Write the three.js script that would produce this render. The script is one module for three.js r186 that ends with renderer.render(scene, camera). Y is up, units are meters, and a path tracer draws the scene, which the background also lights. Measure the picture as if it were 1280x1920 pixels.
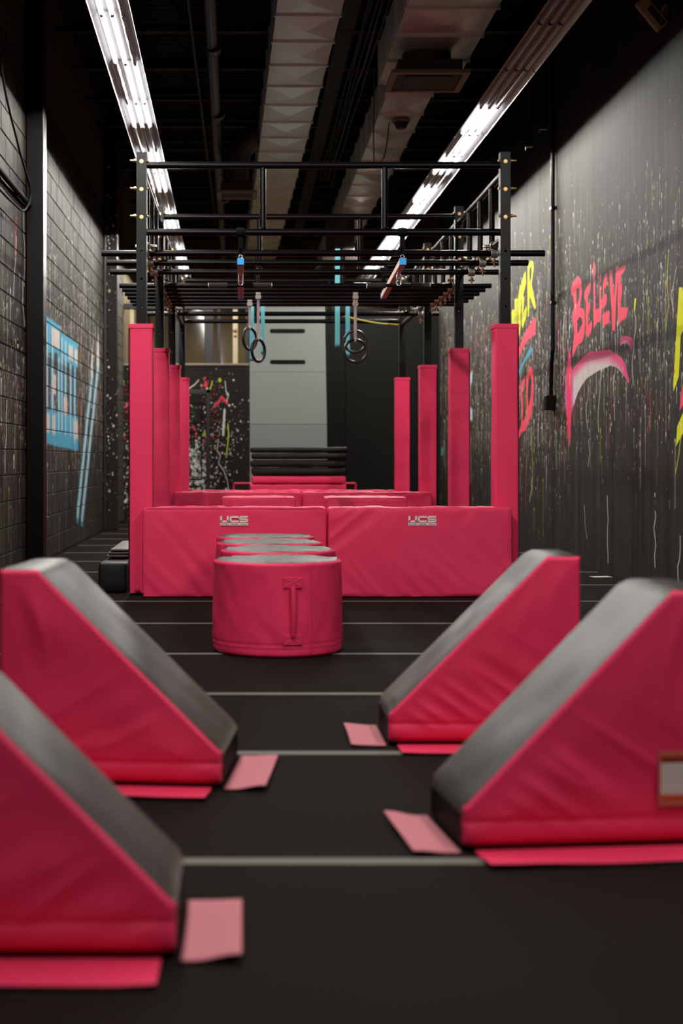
import * as THREE from 'three';
import { mergeGeometries, mergeVertices } from 'three/addons/utils/BufferGeometryUtils.js';
import { RoundedBoxGeometry } from 'three/addons/geometries/RoundedBoxGeometry.js';

// ---------- camera, sky, exposure ----------
// the lens stands at x = 0, z = 0, 0.93 m above the floor and looks along -z down the hall, level, with a shifted lens
const EYE = 0.93, FOCAL = 2700;
const scene = new THREE.Scene();
scene.background = new THREE.Color(0x000000);
const camera = new THREE.PerspectiveCamera(2 * Math.atan(1060 / FOCAL) * 180 / Math.PI, 1646 / 2120, 0.1, 60);
camera.position.set(0, EYE, 0);
camera.lookAt(0, EYE, -10);
camera.setViewOffset(1646, 2120, 366, 200, 1280, 1920);
camera.filmGauge = 36;
camera.focus = 9.5;
camera.userData.fStop = 2.0;
const renderer = new THREE.WebGLRenderer({ antialias: true });
renderer.toneMapping = THREE.LinearToneMapping;
renderer.toneMappingExposure = 1.0;
renderer.shadowMap.enabled = true;
const LAMP = 2.9;                       // candela of each lamp in the ceiling strips
const LAMP_COLOR = new THREE.Color(1.0, 0.965, 0.9);

// ---------- helpers ----------
const rnd = (seed) => { let a = seed >>> 0; return () => { a = (a + 0x6D2B79F5) | 0; let t = Math.imul(a ^ (a >>> 15), 1 | a); t = (t + Math.imul(t ^ (t >>> 7), 61 | t)) ^ t; return ((t ^ (t >>> 14)) >>> 0) / 4294967296; }; };
const V = (x, y, d) => new THREE.Vector3(x, y, -d);          // d: distance from the lens along the hall
const hash = (x, y, z) => { let h = Math.imul(x, 374761393) ^ Math.imul(y, 668265263) ^ Math.imul(z, 1274126177); h = Math.imul(h ^ (h >>> 13), 1274126177); return ((h ^ (h >>> 16)) >>> 0) / 2147483648 - 1; };
function noise(x, y, z) {
  const i = Math.floor(x), j = Math.floor(y), k = Math.floor(z), s = (t) => t * t * (3 - 2 * t), u = s(x - i), v = s(y - j), w = s(z - k), L = THREE.MathUtils.lerp;
  const row = (b, c) => L(hash(i, j + b, k + c), hash(i + 1, j + b, k + c), u);
  return L(L(row(0, 0), row(1, 0), v), L(row(0, 1), row(1, 1), v), w);
}
const clamp = THREE.MathUtils.clamp, smooth = THREE.MathUtils.smoothstep;
const taken = new Map();
function numbered(name) { const n = taken.get(name) ?? 0; taken.set(name, n + 1); return n ? name + '_' + String(n).padStart(3, '0') : name; }
function mesh(name, geo, mat, parent = scene) {
  const m = new THREE.Mesh(geo, mat);
  m.name = parent === scene ? numbered(name) : name;
  m.castShadow = m.receiveShadow = true;
  parent.add(m);
  return m;
}
function thing(name, label, category, at = [0, 0, 0], turn = 0, group) {
  const g = new THREE.Group();
  g.name = numbered(name); g.position.set(at[0], at[1], at[2]); g.rotation.y = turn;
  g.userData = { label, category };
  if (group) g.userData.group = group;
  scene.add(g);
  return g;
}
function copy(src, label, at, turn) {
  const c = src.clone();
  c.name = numbered(src.name.replace(/_\d{3}$/, ''));
  c.userData = { ...src.userData, label };
  c.position.set(at[0], at[1], at[2]); c.rotation.y = turn ?? src.rotation.y;
  scene.add(c);
  return c;
}
function struct(name, parent = scene) { const g = new THREE.Group(); g.name = numbered(name); g.userData.kind = 'structure'; parent.add(g); return g; }
function smesh(name, geo, mat) { const m = mesh(name, geo, mat); m.userData.kind = 'structure'; return m; }
const clean = (g) => { g = g.index ? g.toNonIndexed() : g; for (const k of Object.keys(g.attributes)) if (!['position', 'normal', 'uv'].includes(k)) g.deleteAttribute(k); return g; };
const merge = (list) => mergeGeometries(list.map(clean), false);
const box = (w, h, d, x = 0, y = 0, z = 0) => new THREE.BoxGeometry(w, h, d).translate(x, y, z);
const rbox = (w, h, d, r, x = 0, y = 0, z = 0, s = 2) => new RoundedBoxGeometry(w, h, d, s, r).translate(x, y, z);
function tube(a, b, r, n = 16) {       // a straight pipe or rod from a to b
  const d = new THREE.Vector3().subVectors(b, a), g = new THREE.CylinderGeometry(r, r, d.length(), n, 1);
  return g.applyQuaternion(new THREE.Quaternion().setFromUnitVectors(new THREE.Vector3(0, 1, 0), d.clone().normalize())).translate((a.x + b.x) / 2, (a.y + b.y) / 2, (a.z + b.z) / 2);
}
const bend = (pts, r, n = 40, m = 8) => new THREE.TubeGeometry(new THREE.CatmullRomCurve3(pts), n, r, m);
function triplanar(g, scale = 1) {     // uv in metres from the face's main direction
  const p = g.attributes.position, n = p.count, uv = new Float32Array(n * 2), a = new THREE.Vector3(), b = new THREE.Vector3(), c = new THREE.Vector3();
  for (let i = 0; i < n; i += 3) {
    a.fromBufferAttribute(p, i); b.fromBufferAttribute(p, i + 1); c.fromBufferAttribute(p, i + 2);
    const f = b.clone().sub(a).cross(c.clone().sub(a)), x = Math.abs(f.x), y = Math.abs(f.y), z = Math.abs(f.z);
    [a, b, c].forEach((v, k) => { const q = x > y && x > z ? [v.z, v.y] : y > z ? [v.x, v.z] : [v.x, v.y]; uv[(i + k) * 2] = q[0] * scale; uv[(i + k) * 2 + 1] = q[1] * scale; });
  }
  g.setAttribute('uv', new THREE.BufferAttribute(uv, 2));
  return g;
}
function finish(g) { g.deleteAttribute('uv'); g.deleteAttribute('normal'); g = mergeVertices(g, 1e-5); g.computeVertexNormals(); return triplanar(g.toNonIndexed()); }
// a stuffed, vinyl-covered box: rounded edges, cells fine enough for folds; base at y = 0, centred in x and z
function softBox(w, h, d, { r = 0.02, cell = 0.03, puff = 0.006, fold = () => 0 } = {}) {
  const lines = (len) => { const n = Math.max(2, Math.round((len - 2 * r) / cell)), a = [-len / 2, -len / 2 + 0.3 * r]; for (let i = 0; i <= n; i++) a.push(-len / 2 + r + (len - 2 * r) * i / n); a.push(len / 2 - 0.3 * r, len / 2); return a; };
  const ax = lines(w), ay = lines(h), az = lines(d);
  let g = new THREE.BoxGeometry(1, 1, 1, ax.length - 1, ay.length - 1, az.length - 1);
  g.deleteAttribute('uv'); g.deleteAttribute('normal'); g = mergeVertices(g, 1e-6);
  const p = g.attributes.position, v = new THREE.Vector3(), q = new THREE.Vector3(), n = new THREE.Vector3();
  for (let i = 0; i < p.count; i++) {
    const at = (t, a) => a[Math.round((t + 0.5) * (a.length - 1))];
    v.set(at(p.getX(i), ax), at(p.getY(i), ay), at(p.getZ(i), az));
    q.set(clamp(v.x, -w / 2 + r, w / 2 - r), clamp(v.y, -h / 2 + r, h / 2 - r), clamp(v.z, -d / 2 + r, d / 2 - r));
    n.subVectors(v, q).normalize();
    v.copy(q).addScaledVector(n, r);
    const e = (t, len) => Math.sqrt(Math.max(0, 1 - (2 * t / len) ** 2));
    const bulge = Math.abs(n.x) > 0.9 ? e(v.y, h) * e(v.z, d) : Math.abs(n.y) > 0.9 ? e(v.x, w) * e(v.z, d) : e(v.x, w) * e(v.y, h);
    const away = n.y < -0.5 ? 0 : puff * bulge + fold(v.x, v.y + h / 2, v.z, n);
    v.addScaledVector(n, away);
    p.setXYZ(i, v.x, v.y + h / 2, v.z);
  }
  g.computeVertexNormals();
  return triplanar(g.toNonIndexed());
}
// folds that run slantwise, as in a cover pulled tight over foam
const slant = (u, v, ang, across, along, seed) => { const c = Math.cos(ang), s = Math.sin(ang), a = u * c + v * s, b = -u * s + v * c; const t = noise(a / across, b / along, seed); return 1 - 2 * Math.abs(t); };

// ---------- textures and materials ----------
function dataTex(size, fn, repeat = 1) {
  const d = new Uint8Array(size * size * 4);
  for (let j = 0; j < size; j++) for (let i = 0; i < size; i++) { const c = fn(i / size, j / size, i, j), k = (j * size + i) * 4; d[k] = d[k + 1] = d[k + 2] = clamp(c, 0, 1) * 255; d[k + 3] = 255; }
  const t = new THREE.DataTexture(d, size, size);
  t.wrapS = t.wrapT = THREE.RepeatWrapping; t.magFilter = THREE.LinearFilter; t.minFilter = THREE.LinearMipmapLinearFilter; t.generateMipmaps = true; t.repeat.set(repeat, repeat); t.needsUpdate = true;
  return t;
}
const wrap = (n, x, y, z) => noise(((x % n) + n) % n, ((y % n) + n) % n, z);
const r1 = rnd(7);
const weave = dataTex(256, (u, v, i, j) => 0.5 + 0.22 * Math.sin(i * Math.PI / 4) * Math.sin(j * Math.PI / 4) + 0.25 * (r1() - 0.5), 12);
const pile = dataTex(256, () => r1() * 0.8 + 0.1, 6);
const brushed = dataTex(256, (u, v, i, j) => 0.5 + 0.35 * noise(i / 2.2, j / 40, 3) + 0.15 * (r1() - 0.5), 2);
const mottled = dataTex(512, (u, v) => 0.62 + 0.2 * noise(u * 8, v * 8, 1) + 0.12 * noise(u * 24, v * 24, 2) + 0.08 * (r1() - 0.5), 0.7);
const P = (o) => new THREE.MeshPhysicalMaterial(o);
const S = (o) => new THREE.MeshStandardMaterial(o);
const M = {
  pink: P({ color: new THREE.Color(0.8, 0.034, 0.118), roughness: 0.5, specularIntensity: 0.5, bumpMap: weave, bumpScale: 0.0006 }),
  pinkFlap: P({ color: new THREE.Color(0.76, 0.035, 0.11), roughness: 0.5, specularIntensity: 0.6, bumpMap: weave, bumpScale: 0.0006 }),
  velcro: S({ color: 0xb86a75, roughness: 0.85, bumpMap: pile, bumpScale: 0.001 }),
  black: P({ color: 0x1e1c1a, roughness: 0.46, sheen: 1, sheenColor: new THREE.Color(0.5, 0.48, 0.43), sheenRoughness: 0.45, bumpMap: weave, bumpScale: 0.0004 }),
  blackMat: P({ color: 0x100e0d, roughness: 0.5, specularIntensity: 0.5, bumpMap: weave, bumpScale: 0.0004 }),
  greyTop: P({ color: 0x3c3a36, roughness: 0.46, sheen: 1, sheenColor: new THREE.Color(0.5, 0.48, 0.43), sheenRoughness: 0.45, bumpMap: weave, bumpScale: 0.0005 }),
  steel: P({ color: 0x050404, roughness: 0.36, specularIntensity: 0.3 }),
  hole: S({ color: 0x050505, roughness: 0.9 }),
  brass: S({ color: 0xb08c5e, roughness: 0.35, metalness: 0.85 }),
  zinc: S({ color: 0xa8a49c, roughness: 0.4, metalness: 0.8 }),
  rust: S({ color: 0x8a6248, roughness: 0.5, metalness: 0.7 }),
  chrome: S({ color: 0xd8d8d8, roughness: 0.15, metalness: 1 }),
  carpet: P({ color: 0x1a140f, roughness: 0.95, specularIntensity: 0.16, bumpMap: pile, bumpScale: 0.002 }),
  tape: S({ color: 0x5e5a54, roughness: 0.8 }),
  duct: S({ color: 0xf4f8f8, roughness: 0.34, metalness: 0.65, bumpMap: brushed, bumpScale: 0.0006 }),
  ductDark: S({ color: 0xf0f2ea, roughness: 0.32, metalness: 0.65, bumpMap: brushed, bumpScale: 0.0006 }),
  deck: S({ color: 0x12100e, roughness: 0.7 }),
  joist: S({ color: 0x15100e, roughness: 0.6 }),
  pipe: S({ color: 0x2a2725, roughness: 0.35, metalness: 0.2 }),
  reflector: S({ color: 0xf0eeec, roughness: 0.3 }),
  glow: S({ color: 0xdadada, roughness: 0.4, emissive: new THREE.Color(0.98, 0.98, 1.02) }),
  deadTube: S({ color: 0x9a8f8a, roughness: 0.15 }),
  socket: S({ color: 0x3a3836, roughness: 0.5 }),
  diffuser: S({ color: 0x8f7d70, roughness: 0.6 }),
  diffuserDark: S({ color: 0x3c302a, roughness: 0.7 }),
  wood: S({ color: 0xf0cfb6, roughness: 0.6, bumpMap: brushed, bumpScale: 0.001 }),
  blue: S({ color: 0x1596e0, roughness: 0.5 }),
  blueDark: S({ color: 0x1238c0, roughness: 0.5 }),
  webbing: S({ color: 0xb9aca6, roughness: 0.8, bumpMap: weave, bumpScale: 0.001 }),
  strapBlack: P({ color: 0x080808, roughness: 0.8, specularIntensity: 0.2 }),
  rubber: S({ color: 0x141414, roughness: 0.3 }),
  grip: S({ color: 0x1c1b1a, roughness: 0.75, bumpMap: pile, bumpScale: 0.001 }),
  band: S({ color: 0x6cc4d2, roughness: 0.5 }),
  greyPanel: S({ color: 0x656965, roughness: 0.7, bumpMap: mottled, bumpScale: 0.0015 }),
  blackWall: P({ color: 0x0d0c09, roughness: 0.75, specularIntensity: 0.3, bumpMap: mottled, bumpScale: 0.003 }),
  beige: S({ color: 0x6a5836, roughness: 0.8 }),
  door: P({ color: 0x0c0a08, roughness: 0.6, specularIntensity: 0.3 }),
  sill: S({ color: 0x8a7c66, roughness: 0.5 }),
  cream: S({ color: 0xc8b795, roughness: 0.6 }),
  white: S({ color: 0xe4dcd8, roughness: 0.6 }),
  paper: S({ color: 0xd8d2c8, roughness: 0.8 }),
  tan: S({ color: 0xc8a878, roughness: 0.5 }),
  dark: S({ color: 0x14110e, roughness: 0.5 }),
  cable: S({ color: 0x0e0e0e, roughness: 0.5 }),
  cableGrey: S({ color: 0x6a6862, roughness: 0.5 }),
  yellow: S({ color: 0xb0a018, roughness: 0.5 }),
  nose: P({ color: 0x060505, roughness: 0.6, specularIntensity: 0.2 }),
  neck: S({ color: 0x4c443e, roughness: 0.45, metalness: 0.3 }),
  glass: new THREE.MeshPhysicalMaterial({ color: 0xffffff, specularIntensity: 0.15, roughness: 0.05, transmission: 1, thickness: 0 }),
};
// paint on the walls: outlines in metres along the wall (distance from the lens) and above the floor
const ART = {
  b: [[12.73,2.55],[12.63,2.51],[12.58,2.46],[12.57,2.39],[12.61,2.32],[12.65,2.26],[12.51,2.23],[12.47,2.19],[12.46,2.08],[12.5,1.99],[12.55,1.95],[12.75,1.93],[12.84,1.88],[12.93,1.84],[12.94,1.89],[12.89,1.99],[12.86,2.06],[12.93,2.18],[12.92,2.25],[12.87,2.29],[12.9,2.38],[12.98,2.41],[13.0,2.46],[12.92,2.51]],
  bh: [[12.73,2.44],[12.67,2.42],[12.67,2.36],[12.73,2.31],[12.77,2.29],[12.78,2.37],[12.78,2.43]],
  bi: [[12.66,2.18],[12.57,2.15],[12.56,2.11],[12.63,2.08],[12.73,2.03],[12.75,2.08],[12.74,2.12],[12.76,2.15]],
  e: [[12.29,2.44],[12.26,2.41],[12.28,2.35],[12.36,2.32],[12.34,2.27],[12.28,2.26],[12.27,2.21],[12.34,2.16],[12.35,2.08],[12.3,2.08],[12.22,2.11],[12.2,2.06],[12.24,2.01],[12.34,1.97],[12.39,1.98],[12.42,2.02],[12.44,2.18],[12.42,2.27],[12.49,2.33],[12.48,2.37],[12.42,2.4]],
  l: [[12.16,2.6],[12.08,2.55],[12.1,2.44],[12.09,2.18],[11.99,2.18],[11.92,2.18],[11.91,2.08],[11.94,2.06],[12.03,2.07],[12.09,2.05],[12.15,2.02],[12.16,2.1],[12.16,2.3],[12.17,2.45],[12.18,2.55]],
  dot: [[11.92,2.47],[11.88,2.44],[11.92,2.38],[11.95,2.42]],
  i: [[11.95,2.38],[11.91,2.35],[11.9,2.18],[11.91,2.08],[11.97,2.08],[11.96,2.23]],
  ee: [[11.78,2.43],[11.7,2.44],[11.7,2.35],[11.8,2.31],[11.78,2.26],[11.72,2.28],[11.7,2.24],[11.72,2.19],[11.82,2.16],[11.8,2.12],[11.7,2.13],[11.63,2.13],[11.62,2.09],[11.63,2.03],[11.76,2.02],[11.83,2.0],[11.85,2.11],[11.83,2.15],[11.88,2.18],[11.89,2.23],[11.84,2.28],[11.85,2.36]],
  v: [[11.62,2.45],[11.55,2.44],[11.52,2.36],[11.49,2.22],[11.45,2.31],[11.42,2.46],[11.36,2.46],[11.33,2.43],[11.37,2.32],[11.42,2.17],[11.45,1.94],[11.55,1.96],[11.56,2.11],[11.61,2.28],[11.63,2.43]],
  eee: [[11.34,2.43],[11.12,2.43],[11.15,2.39],[11.27,2.36],[11.28,2.31],[11.24,2.29],[11.23,2.24],[11.27,2.17],[11.29,2.12],[11.06,2.09],[11.11,2.02],[11.24,2.01],[11.36,1.98],[11.36,2.07],[11.38,2.17],[11.36,2.3]],
  arc: [[12.91,1.74],[12.71,1.78],[12.48,1.82],[12.29,1.84],[12.06,1.83],[11.84,1.82],[11.62,1.81],[11.41,1.76],[11.25,1.72],[11.13,1.65],[11.03,1.52],[11.06,1.51],[11.15,1.56],[11.25,1.6],[11.39,1.65],[11.58,1.68],[11.77,1.67],[12.01,1.66],[12.2,1.64],[12.39,1.62],[12.58,1.57],[12.73,1.51],[12.9,1.4],[12.95,1.48],[12.94,1.6]],
  comma: [[11.3,1.87],[11.17,1.88],[11.05,1.87],[10.96,1.85],[10.89,1.81],[10.97,1.75],[11.04,1.8],[11.13,1.82],[11.23,1.82],[11.3,1.81]],
  brush: [[13.02,1.89],[13.07,1.7],[13.09,1.49],[13.01,1.19],[13.2,1.71],[12.91,1.7]],
  r: [[14.82,2.97],[14.69,2.94],[14.66,2.87],[14.77,2.72],[14.54,2.45],[14.62,2.44],[14.82,2.58],[14.88,2.61],[14.9,2.4],[14.97,2.41],[14.99,2.73],[14.97,2.94]],
  rh: [[14.85,2.91],[14.77,2.89],[14.78,2.8],[14.87,2.73],[14.89,2.87]],
  e1: [[15.09,2.9],[15.06,2.77],[15.22,2.65],[15.15,2.63],[15.22,2.46],[15.03,2.53],[15.03,2.42],[15.25,2.31],[15.3,2.36],[15.28,2.55],[15.36,2.72],[15.3,2.82]],
  w1: [[15.39,2.79],[15.33,2.77],[15.36,2.34],[15.42,2.23],[15.48,2.29],[15.5,2.65]],
  w2: [[15.59,2.66],[15.53,2.66],[15.54,2.32],[15.59,2.32]],
  w3: [[15.69,2.67],[15.62,2.67],[15.63,2.33],[15.71,2.31]],
  o: [[15.87,2.55],[15.8,2.57],[15.72,2.55],[15.72,2.27],[15.87,2.22]],
  sw: [[14.67,2.37],[14.56,2.35],[14.59,2.19],[14.98,2.16],[15.3,2.08],[15.58,1.95],[15.87,1.79],[15.87,1.95],[15.5,2.1],[15.19,2.23]],
  bl: [[14.76,2.1],[14.77,2.02],[15.14,1.94],[15.47,1.82],[15.76,1.69],[15.76,1.76],[15.5,1.87],[15.25,1.95]],
  e2: [[15.11,1.8],[15.13,1.7],[15.28,1.66],[15.22,1.55],[15.22,1.4],[15.28,1.32],[15.06,1.37],[15.07,1.23],[15.3,1.21],[15.47,1.14],[15.58,1.09],[15.58,1.18],[15.33,1.28],[15.3,1.49],[15.36,1.7],[15.28,1.75]],
  t: [[15.58,1.69],[15.42,1.71],[15.44,1.58],[15.58,1.58]],
  d: [[14.82,1.89],[14.68,1.81],[14.69,1.52],[14.8,1.37],[15.03,1.25],[15.03,1.48],[15.06,1.79]],
  dh: [[14.87,1.8],[14.77,1.73],[14.82,1.57],[14.93,1.46],[14.97,1.58],[14.94,1.74]],
  n: [[9.77,2.09],[9.73,2.09],[9.69,2.08],[9.53,1.78],[9.45,1.99],[9.36,1.98],[9.45,1.53],[9.53,1.54],[9.68,1.79],[9.73,1.76],[9.77,1.49],[9.89,1.39],[9.9,1.44]],
  p: [[9.68,1.43],[9.53,1.54],[9.49,1.34],[9.68,1.29],[9.76,1.25],[9.73,1.36]],
  y: [[9.68,1.24],[9.49,1.34],[9.45,1.22],[9.68,1.1],[9.84,1.01],[9.81,1.15]],
  ys: [[10.88,2.14],[10.83,2.14],[10.85,2.08],[10.88,2.03],[10.9,2.06]],
  far: [[18.94,1.98],[18.6,2.08],[18.62,1.93],[18.76,1.87],[18.79,1.62],[18.6,1.56],[18.6,1.43],[18.94,1.42]],
  la: [[13.01,2.24],[14.26,2.24],[14.26,1.97],[13.66,1.94],[13.46,1.92],[13.01,1.97]],
  lb: [[14.39,2.17],[14.95,2.19],[15.77,2.19],[15.83,1.93],[15.05,1.93],[14.39,1.93]],
  lc: [[13.04,1.38],[15.77,1.38],[15.83,1.02],[14.13,1.05],[13.04,1.08]],
  s1: [[17.31,2.32],[17.25,1.91],[15.77,0.32]],
  s2: [[17.99,2.56],[17.99,2.08],[16.22,0.26]],
};
function canvasTex(w, h, draw) {
  const c = document.createElement('canvas'); c.width = w; c.height = h;
  draw(c.getContext('2d'), w, h);
  const t = new THREE.CanvasTexture(c); t.colorSpace = THREE.SRGBColorSpace; t.anisotropy = 8; return t;
}
// one canvas covers wall metres d0..d1 by 0..top
function wallPaint(W, H, d0, d1, top, seed, base, draw) {
  return canvasTex(W, H, (c) => {
    const R = rnd(seed), X = (d) => (d - d0) / (d1 - d0) * W, Y = (z) => H - z / top * H, sx = W / (d1 - d0), sy = H / top;
    c.fillStyle = base; c.fillRect(0, 0, W, H);
    for (let i = 0; i < 520; i++) {           // roller streaks and runs in the black paint
      const light = R() < 0.5, w = (0.01 + R() * R() * 0.2) * sx, y = R() * H * 0.9, h = (0.4 + R() * 2.5) * sy;
      c.fillStyle = light ? `rgba(140,134,122,${0.02 + R() * 0.08})` : `rgba(0,0,0,${0.06 + R() * 0.2})`;
      c.fillRect(R() * W, y - h * 0.5, w, h);
    }
    const path = (pts) => { c.beginPath(); pts.forEach(([d, z], i) => i ? c.lineTo(X(d), Y(z)) : c.moveTo(X(d), Y(z))); c.closePath(); };
    const fill = (pts, col) => { path(pts); c.fillStyle = col; c.fill(); };
    const drip = (d, z, len, w, col) => { c.fillStyle = col; c.beginPath(); c.ellipse(X(d), Y(z), w * sx * 0.7, w * sy * 1.1, 0, 0, 7); c.fill(); if (len > 0) { c.fillRect(X(d) - w * sx * 0.25, Y(z), Math.max(0.8, w * sx * 0.5), len * sy); } };
    const whites = ['#dcd8d0', '#c8c4ba', '#a8a298', '#f0ece6'], reds = ['#c8364a', '#a02a3c', '#d8485a', '#7c2630'], yellows = ['#a8ac28', '#8c8c30', '#c2c62a'];
    const splash = (n, dA, dB, zMean, zSpread) => {
      for (let i = 0; i < n; i++) {
        const g = (R() + R() + R()) / 1.5 - 1, d = dA + R() * (dB - dA), z = zMean + g * zSpread, k = R();
        const big = R() < 0.14, mid = R() < 0.3; const col = k < 0.78 ? whites[Math.floor(R() * 4)] : k < 0.91 ? reds[Math.floor(R() * 4)] : yellows[Math.floor(R() * 3)];
        c.globalAlpha = 0.4 + R() * 0.6;
        drip(d, z, big ? 0.08 + R() * R() * 0.6 : R() < 0.4 ? 0.02 + R() * 0.08 : 0, (big ? 0.012 + R() * 0.012 : mid ? 0.008 + R() * 0.009 : 0.004 + R() * 0.005), col);
      }
      c.globalAlpha = 1;
    };
    const squiggle = (d, z, len, col, w = 0.012) => { c.strokeStyle = col; c.lineWidth = w * sx * 1.8; c.lineCap = 'round'; c.beginPath(); let x = d, y = z; c.moveTo(X(x), Y(y)); for (let k = 0; k < 6; k++) { x += (R() - 0.45) * 0.09; y -= len / 6 * (0.5 + R()); c.lineTo(X(x), Y(y)); } c.stroke(); };
    draw({ c, R, X, Y, sx, sy, path, fill, drip, splash, squiggle });
  });
}
const HOT = '#ff4a66', LIME = '#e2e60c', SKY = '#3f9fbe';
const R0 = 8.5, R1 = 21.8, TOP = 4.2;
const muralTex = wallPaint(2048, 1400, R0, R1, TOP, 11, '#302c26', ({ c, R, X, Y, sx, sy, path, fill, splash, squiggle }) => {
  splash(2200, 9, 15.5, 1.9, 1.5); splash(3400, 13, 21.6, 1.6, 1.5); splash(1100, 9, 21.6, 2.6, 1.0);
  for (let i = 0; i < 46; i++) squiggle(9.2 + R() * 12, 0.4 + R() * 2.2, 0.2 + R() * 0.5, ['#cfcac2', '#b9b4aa', '#a8ac28', '#b03044'][Math.floor(R() * 4)], 0.006 + R() * 0.008);
  for (const k of ['b', 'e', 'l', 'dot', 'i', 'ee', 'v', 'eee', 'sw', 'e2', 't', 'd', 'p']) fill(ART[k], HOT);
  for (const k of ['r', 'e1', 'w1', 'w2', 'w3', 'o', 'n', 'y', 'ys']) fill(ART[k], LIME);
  for (const k of ['bh', 'bi', 'rh', 'dh']) fill(ART[k], '#2b2721');
  fill(ART.bl, SKY); fill(ART.far, '#a9c4c8');
  // the white arc with a pink upper edge
  c.save(); path(ART.arc); c.clip();
  c.fillStyle = '#d6ccc8'; c.fillRect(0, 0, 2048, 1400);
  const edge = ART.arc.slice(0, 11);
  for (const [w, a] of [[0.22, 0.14], [0.18, 0.2], [0.14, 0.3], [0.1, 0.4], [0.06, 0.5]]) { c.strokeStyle = `rgba(240,50,110,${a})`; c.lineWidth = w * sy; c.lineJoin = 'round'; c.beginPath(); edge.forEach(([d, z], i) => i ? c.lineTo(X(d), Y(z)) : c.moveTo(X(d), Y(z))); c.stroke(); }
  c.restore();
  c.save(); path(ART.comma); c.clip(); c.fillStyle = '#c88ca4'; c.fillRect(0, 0, 2048, 1400); c.strokeStyle = 'rgba(210,40,100,0.85)'; c.lineWidth = 0.07 * sy; c.beginPath(); ART.comma.slice(0, 6).forEach(([d, z], i) => i ? c.lineTo(X(d), Y(z)) : c.moveTo(X(d), Y(z))); c.stroke(); c.restore();
  // the dry-brushed pink upright at the arc's end
  for (let i = 0; i < 150; i++) {
    const t = R() * 2 - 1, mid = Math.exp(-t * t * 3), up = (0.03 + R() * 0.24) * mid, dn = (0.04 + R() * 0.36) * mid;
    c.fillStyle = Math.abs(t) > 0.6 ? `rgba(214,120,190,${0.1 + R() * 0.25})` : `rgba(${240 + R() * 15},${40 + R() * 40},${90 + R() * 50},${0.5 + R() * 0.4})`;
    const z0 = 1.68 + up, z1 = 1.42 - dn;
    c.fillRect(X(13.05 - t * 0.16), Y(z0), (0.008 + R() * 0.03) * sx, (z0 - z1) * sy);
  }
  c.fillStyle = '#e8a030'; c.fillRect(X(13.03), Y(1.7), 0.03 * sx, 0.11 * sy);
  for (const [d, z, w, h] of [[10.63, 3.3, 0.035, 0.2], [10.4, 3.1, 0.02, 0.1], [11.6, 2.62, 0.03, 0.22], [11.5, 3.2, 0.015, 0.07]]) { c.fillStyle = '#0c0a08'; c.beginPath(); c.ellipse(X(d), Y(z), w * sx, h * sy / 2, 0, 0, 7); c.fill(); }
  c.fillStyle = '#3ea08c'; c.fillRect(X(21.3), Y(1.1), 0.25 * sx, 0.12 * sy);
  c.globalAlpha = 0.7; splash(500, 9, 21.6, 1.7, 1.5);
});
const L0 = 10.2, L1 = 18.8;
const blockTex = wallPaint(2048, 1400, L0, L1, TOP, 23, '#2b2721', ({ c, R, X, Y, sx, sy, path, fill, splash, squiggle }) => {
  splash(2300, 10.4, 18.6, 1.6, 1.5); splash(1500, 12.6, 18.6, 2.4, 1.3);
  for (let i = 0; i < 26; i++) squiggle(11 + R() * 7.4, 0.5 + R() * 2.6, 0.2 + R() * 0.5, ['#cfcac2', '#b9b4aa', '#b03044'][Math.floor(R() * 3)], 0.008 + R() * 0.01);
  const soft = (x0, z0, x1, z1, col, edge) => { for (const [g, a] of [[edge, 0.25], [edge * 0.6, 0.4], [edge * 0.25, 0.6], [0, 0.9]]) { c.globalAlpha = a; c.fillStyle = col; c.fillRect(X(Math.min(x0, x1) - g), Y(Math.max(z0, z1) + g), (Math.abs(x1 - x0) + 2 * g) * sx, (Math.abs(z1 - z0) + 2 * g) * sy); } c.globalAlpha = 1; };
  for (const k of ['la', 'lb', 'lc']) { c.globalAlpha = 0.9; c.shadowColor = '#4aa4c6'; c.shadowBlur = 14; fill(ART[k], '#4a9fc0'); c.shadowBlur = 0; c.globalAlpha = 1; }
  for (const [d, z0, z1] of [[13.08, 2.24, 1.58], [13.32, 2.2, 1.38], [13.72, 2.2, 1.37], [14.17, 1.95, 1.16], [14.41, 2.17, 1.17], [14.71, 2.16, 1.14], [15.15, 1.96, 1.14], [15.51, 1.92, 1.06]]) { soft(d - 0.09, z0, d + 0.09, z1, '#4a9fc0', 0.05); soft(d - 0.03, z0 - 0.04, d + 0.03, z1 + 0.04, '#b9ccd2', 0.02); }
  for (const [a, b, e, f] of [[13.66, 2.17, 14.21, 2.02], [15, 2.11, 15.35, 1.98], [15.51, 2.1, 15.77, 1.98], [13.75, 1.73, 13.95, 1.56], [14.57, 1.55, 14.85, 1.4], [13.27, 1.34, 13.5, 1.19], [13.7, 1.34, 13.91, 1.18], [15.4, 1.33, 15.77, 1.16]]) soft(a, b, e, f, '#cbbfb6', 0.03);
  const stroke = (pts, w, col) => { c.strokeStyle = col; c.lineWidth = w * sx; c.lineCap = 'round'; c.lineJoin = 'round'; c.beginPath(); pts.forEach(([d, z], i) => i ? c.lineTo(X(d), Y(z)) : c.moveTo(X(d), Y(z))); c.stroke(); };
  for (const [tip, ...rest] of [ART.s1, ART.s2]) {
    stroke(rest, 0.3, 'rgba(74,160,192,0.75)'); stroke(rest, 0.15, '#b4c6cc');
    fill([tip, [rest[0][0] + 0.17, rest[0][1]], [rest[0][0] - 0.17, rest[0][1]]], '#c4c0ba');
  }
  c.globalAlpha = 0.8; splash(500, 10.4, 18.6, 1.6, 1.5);
});
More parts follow.
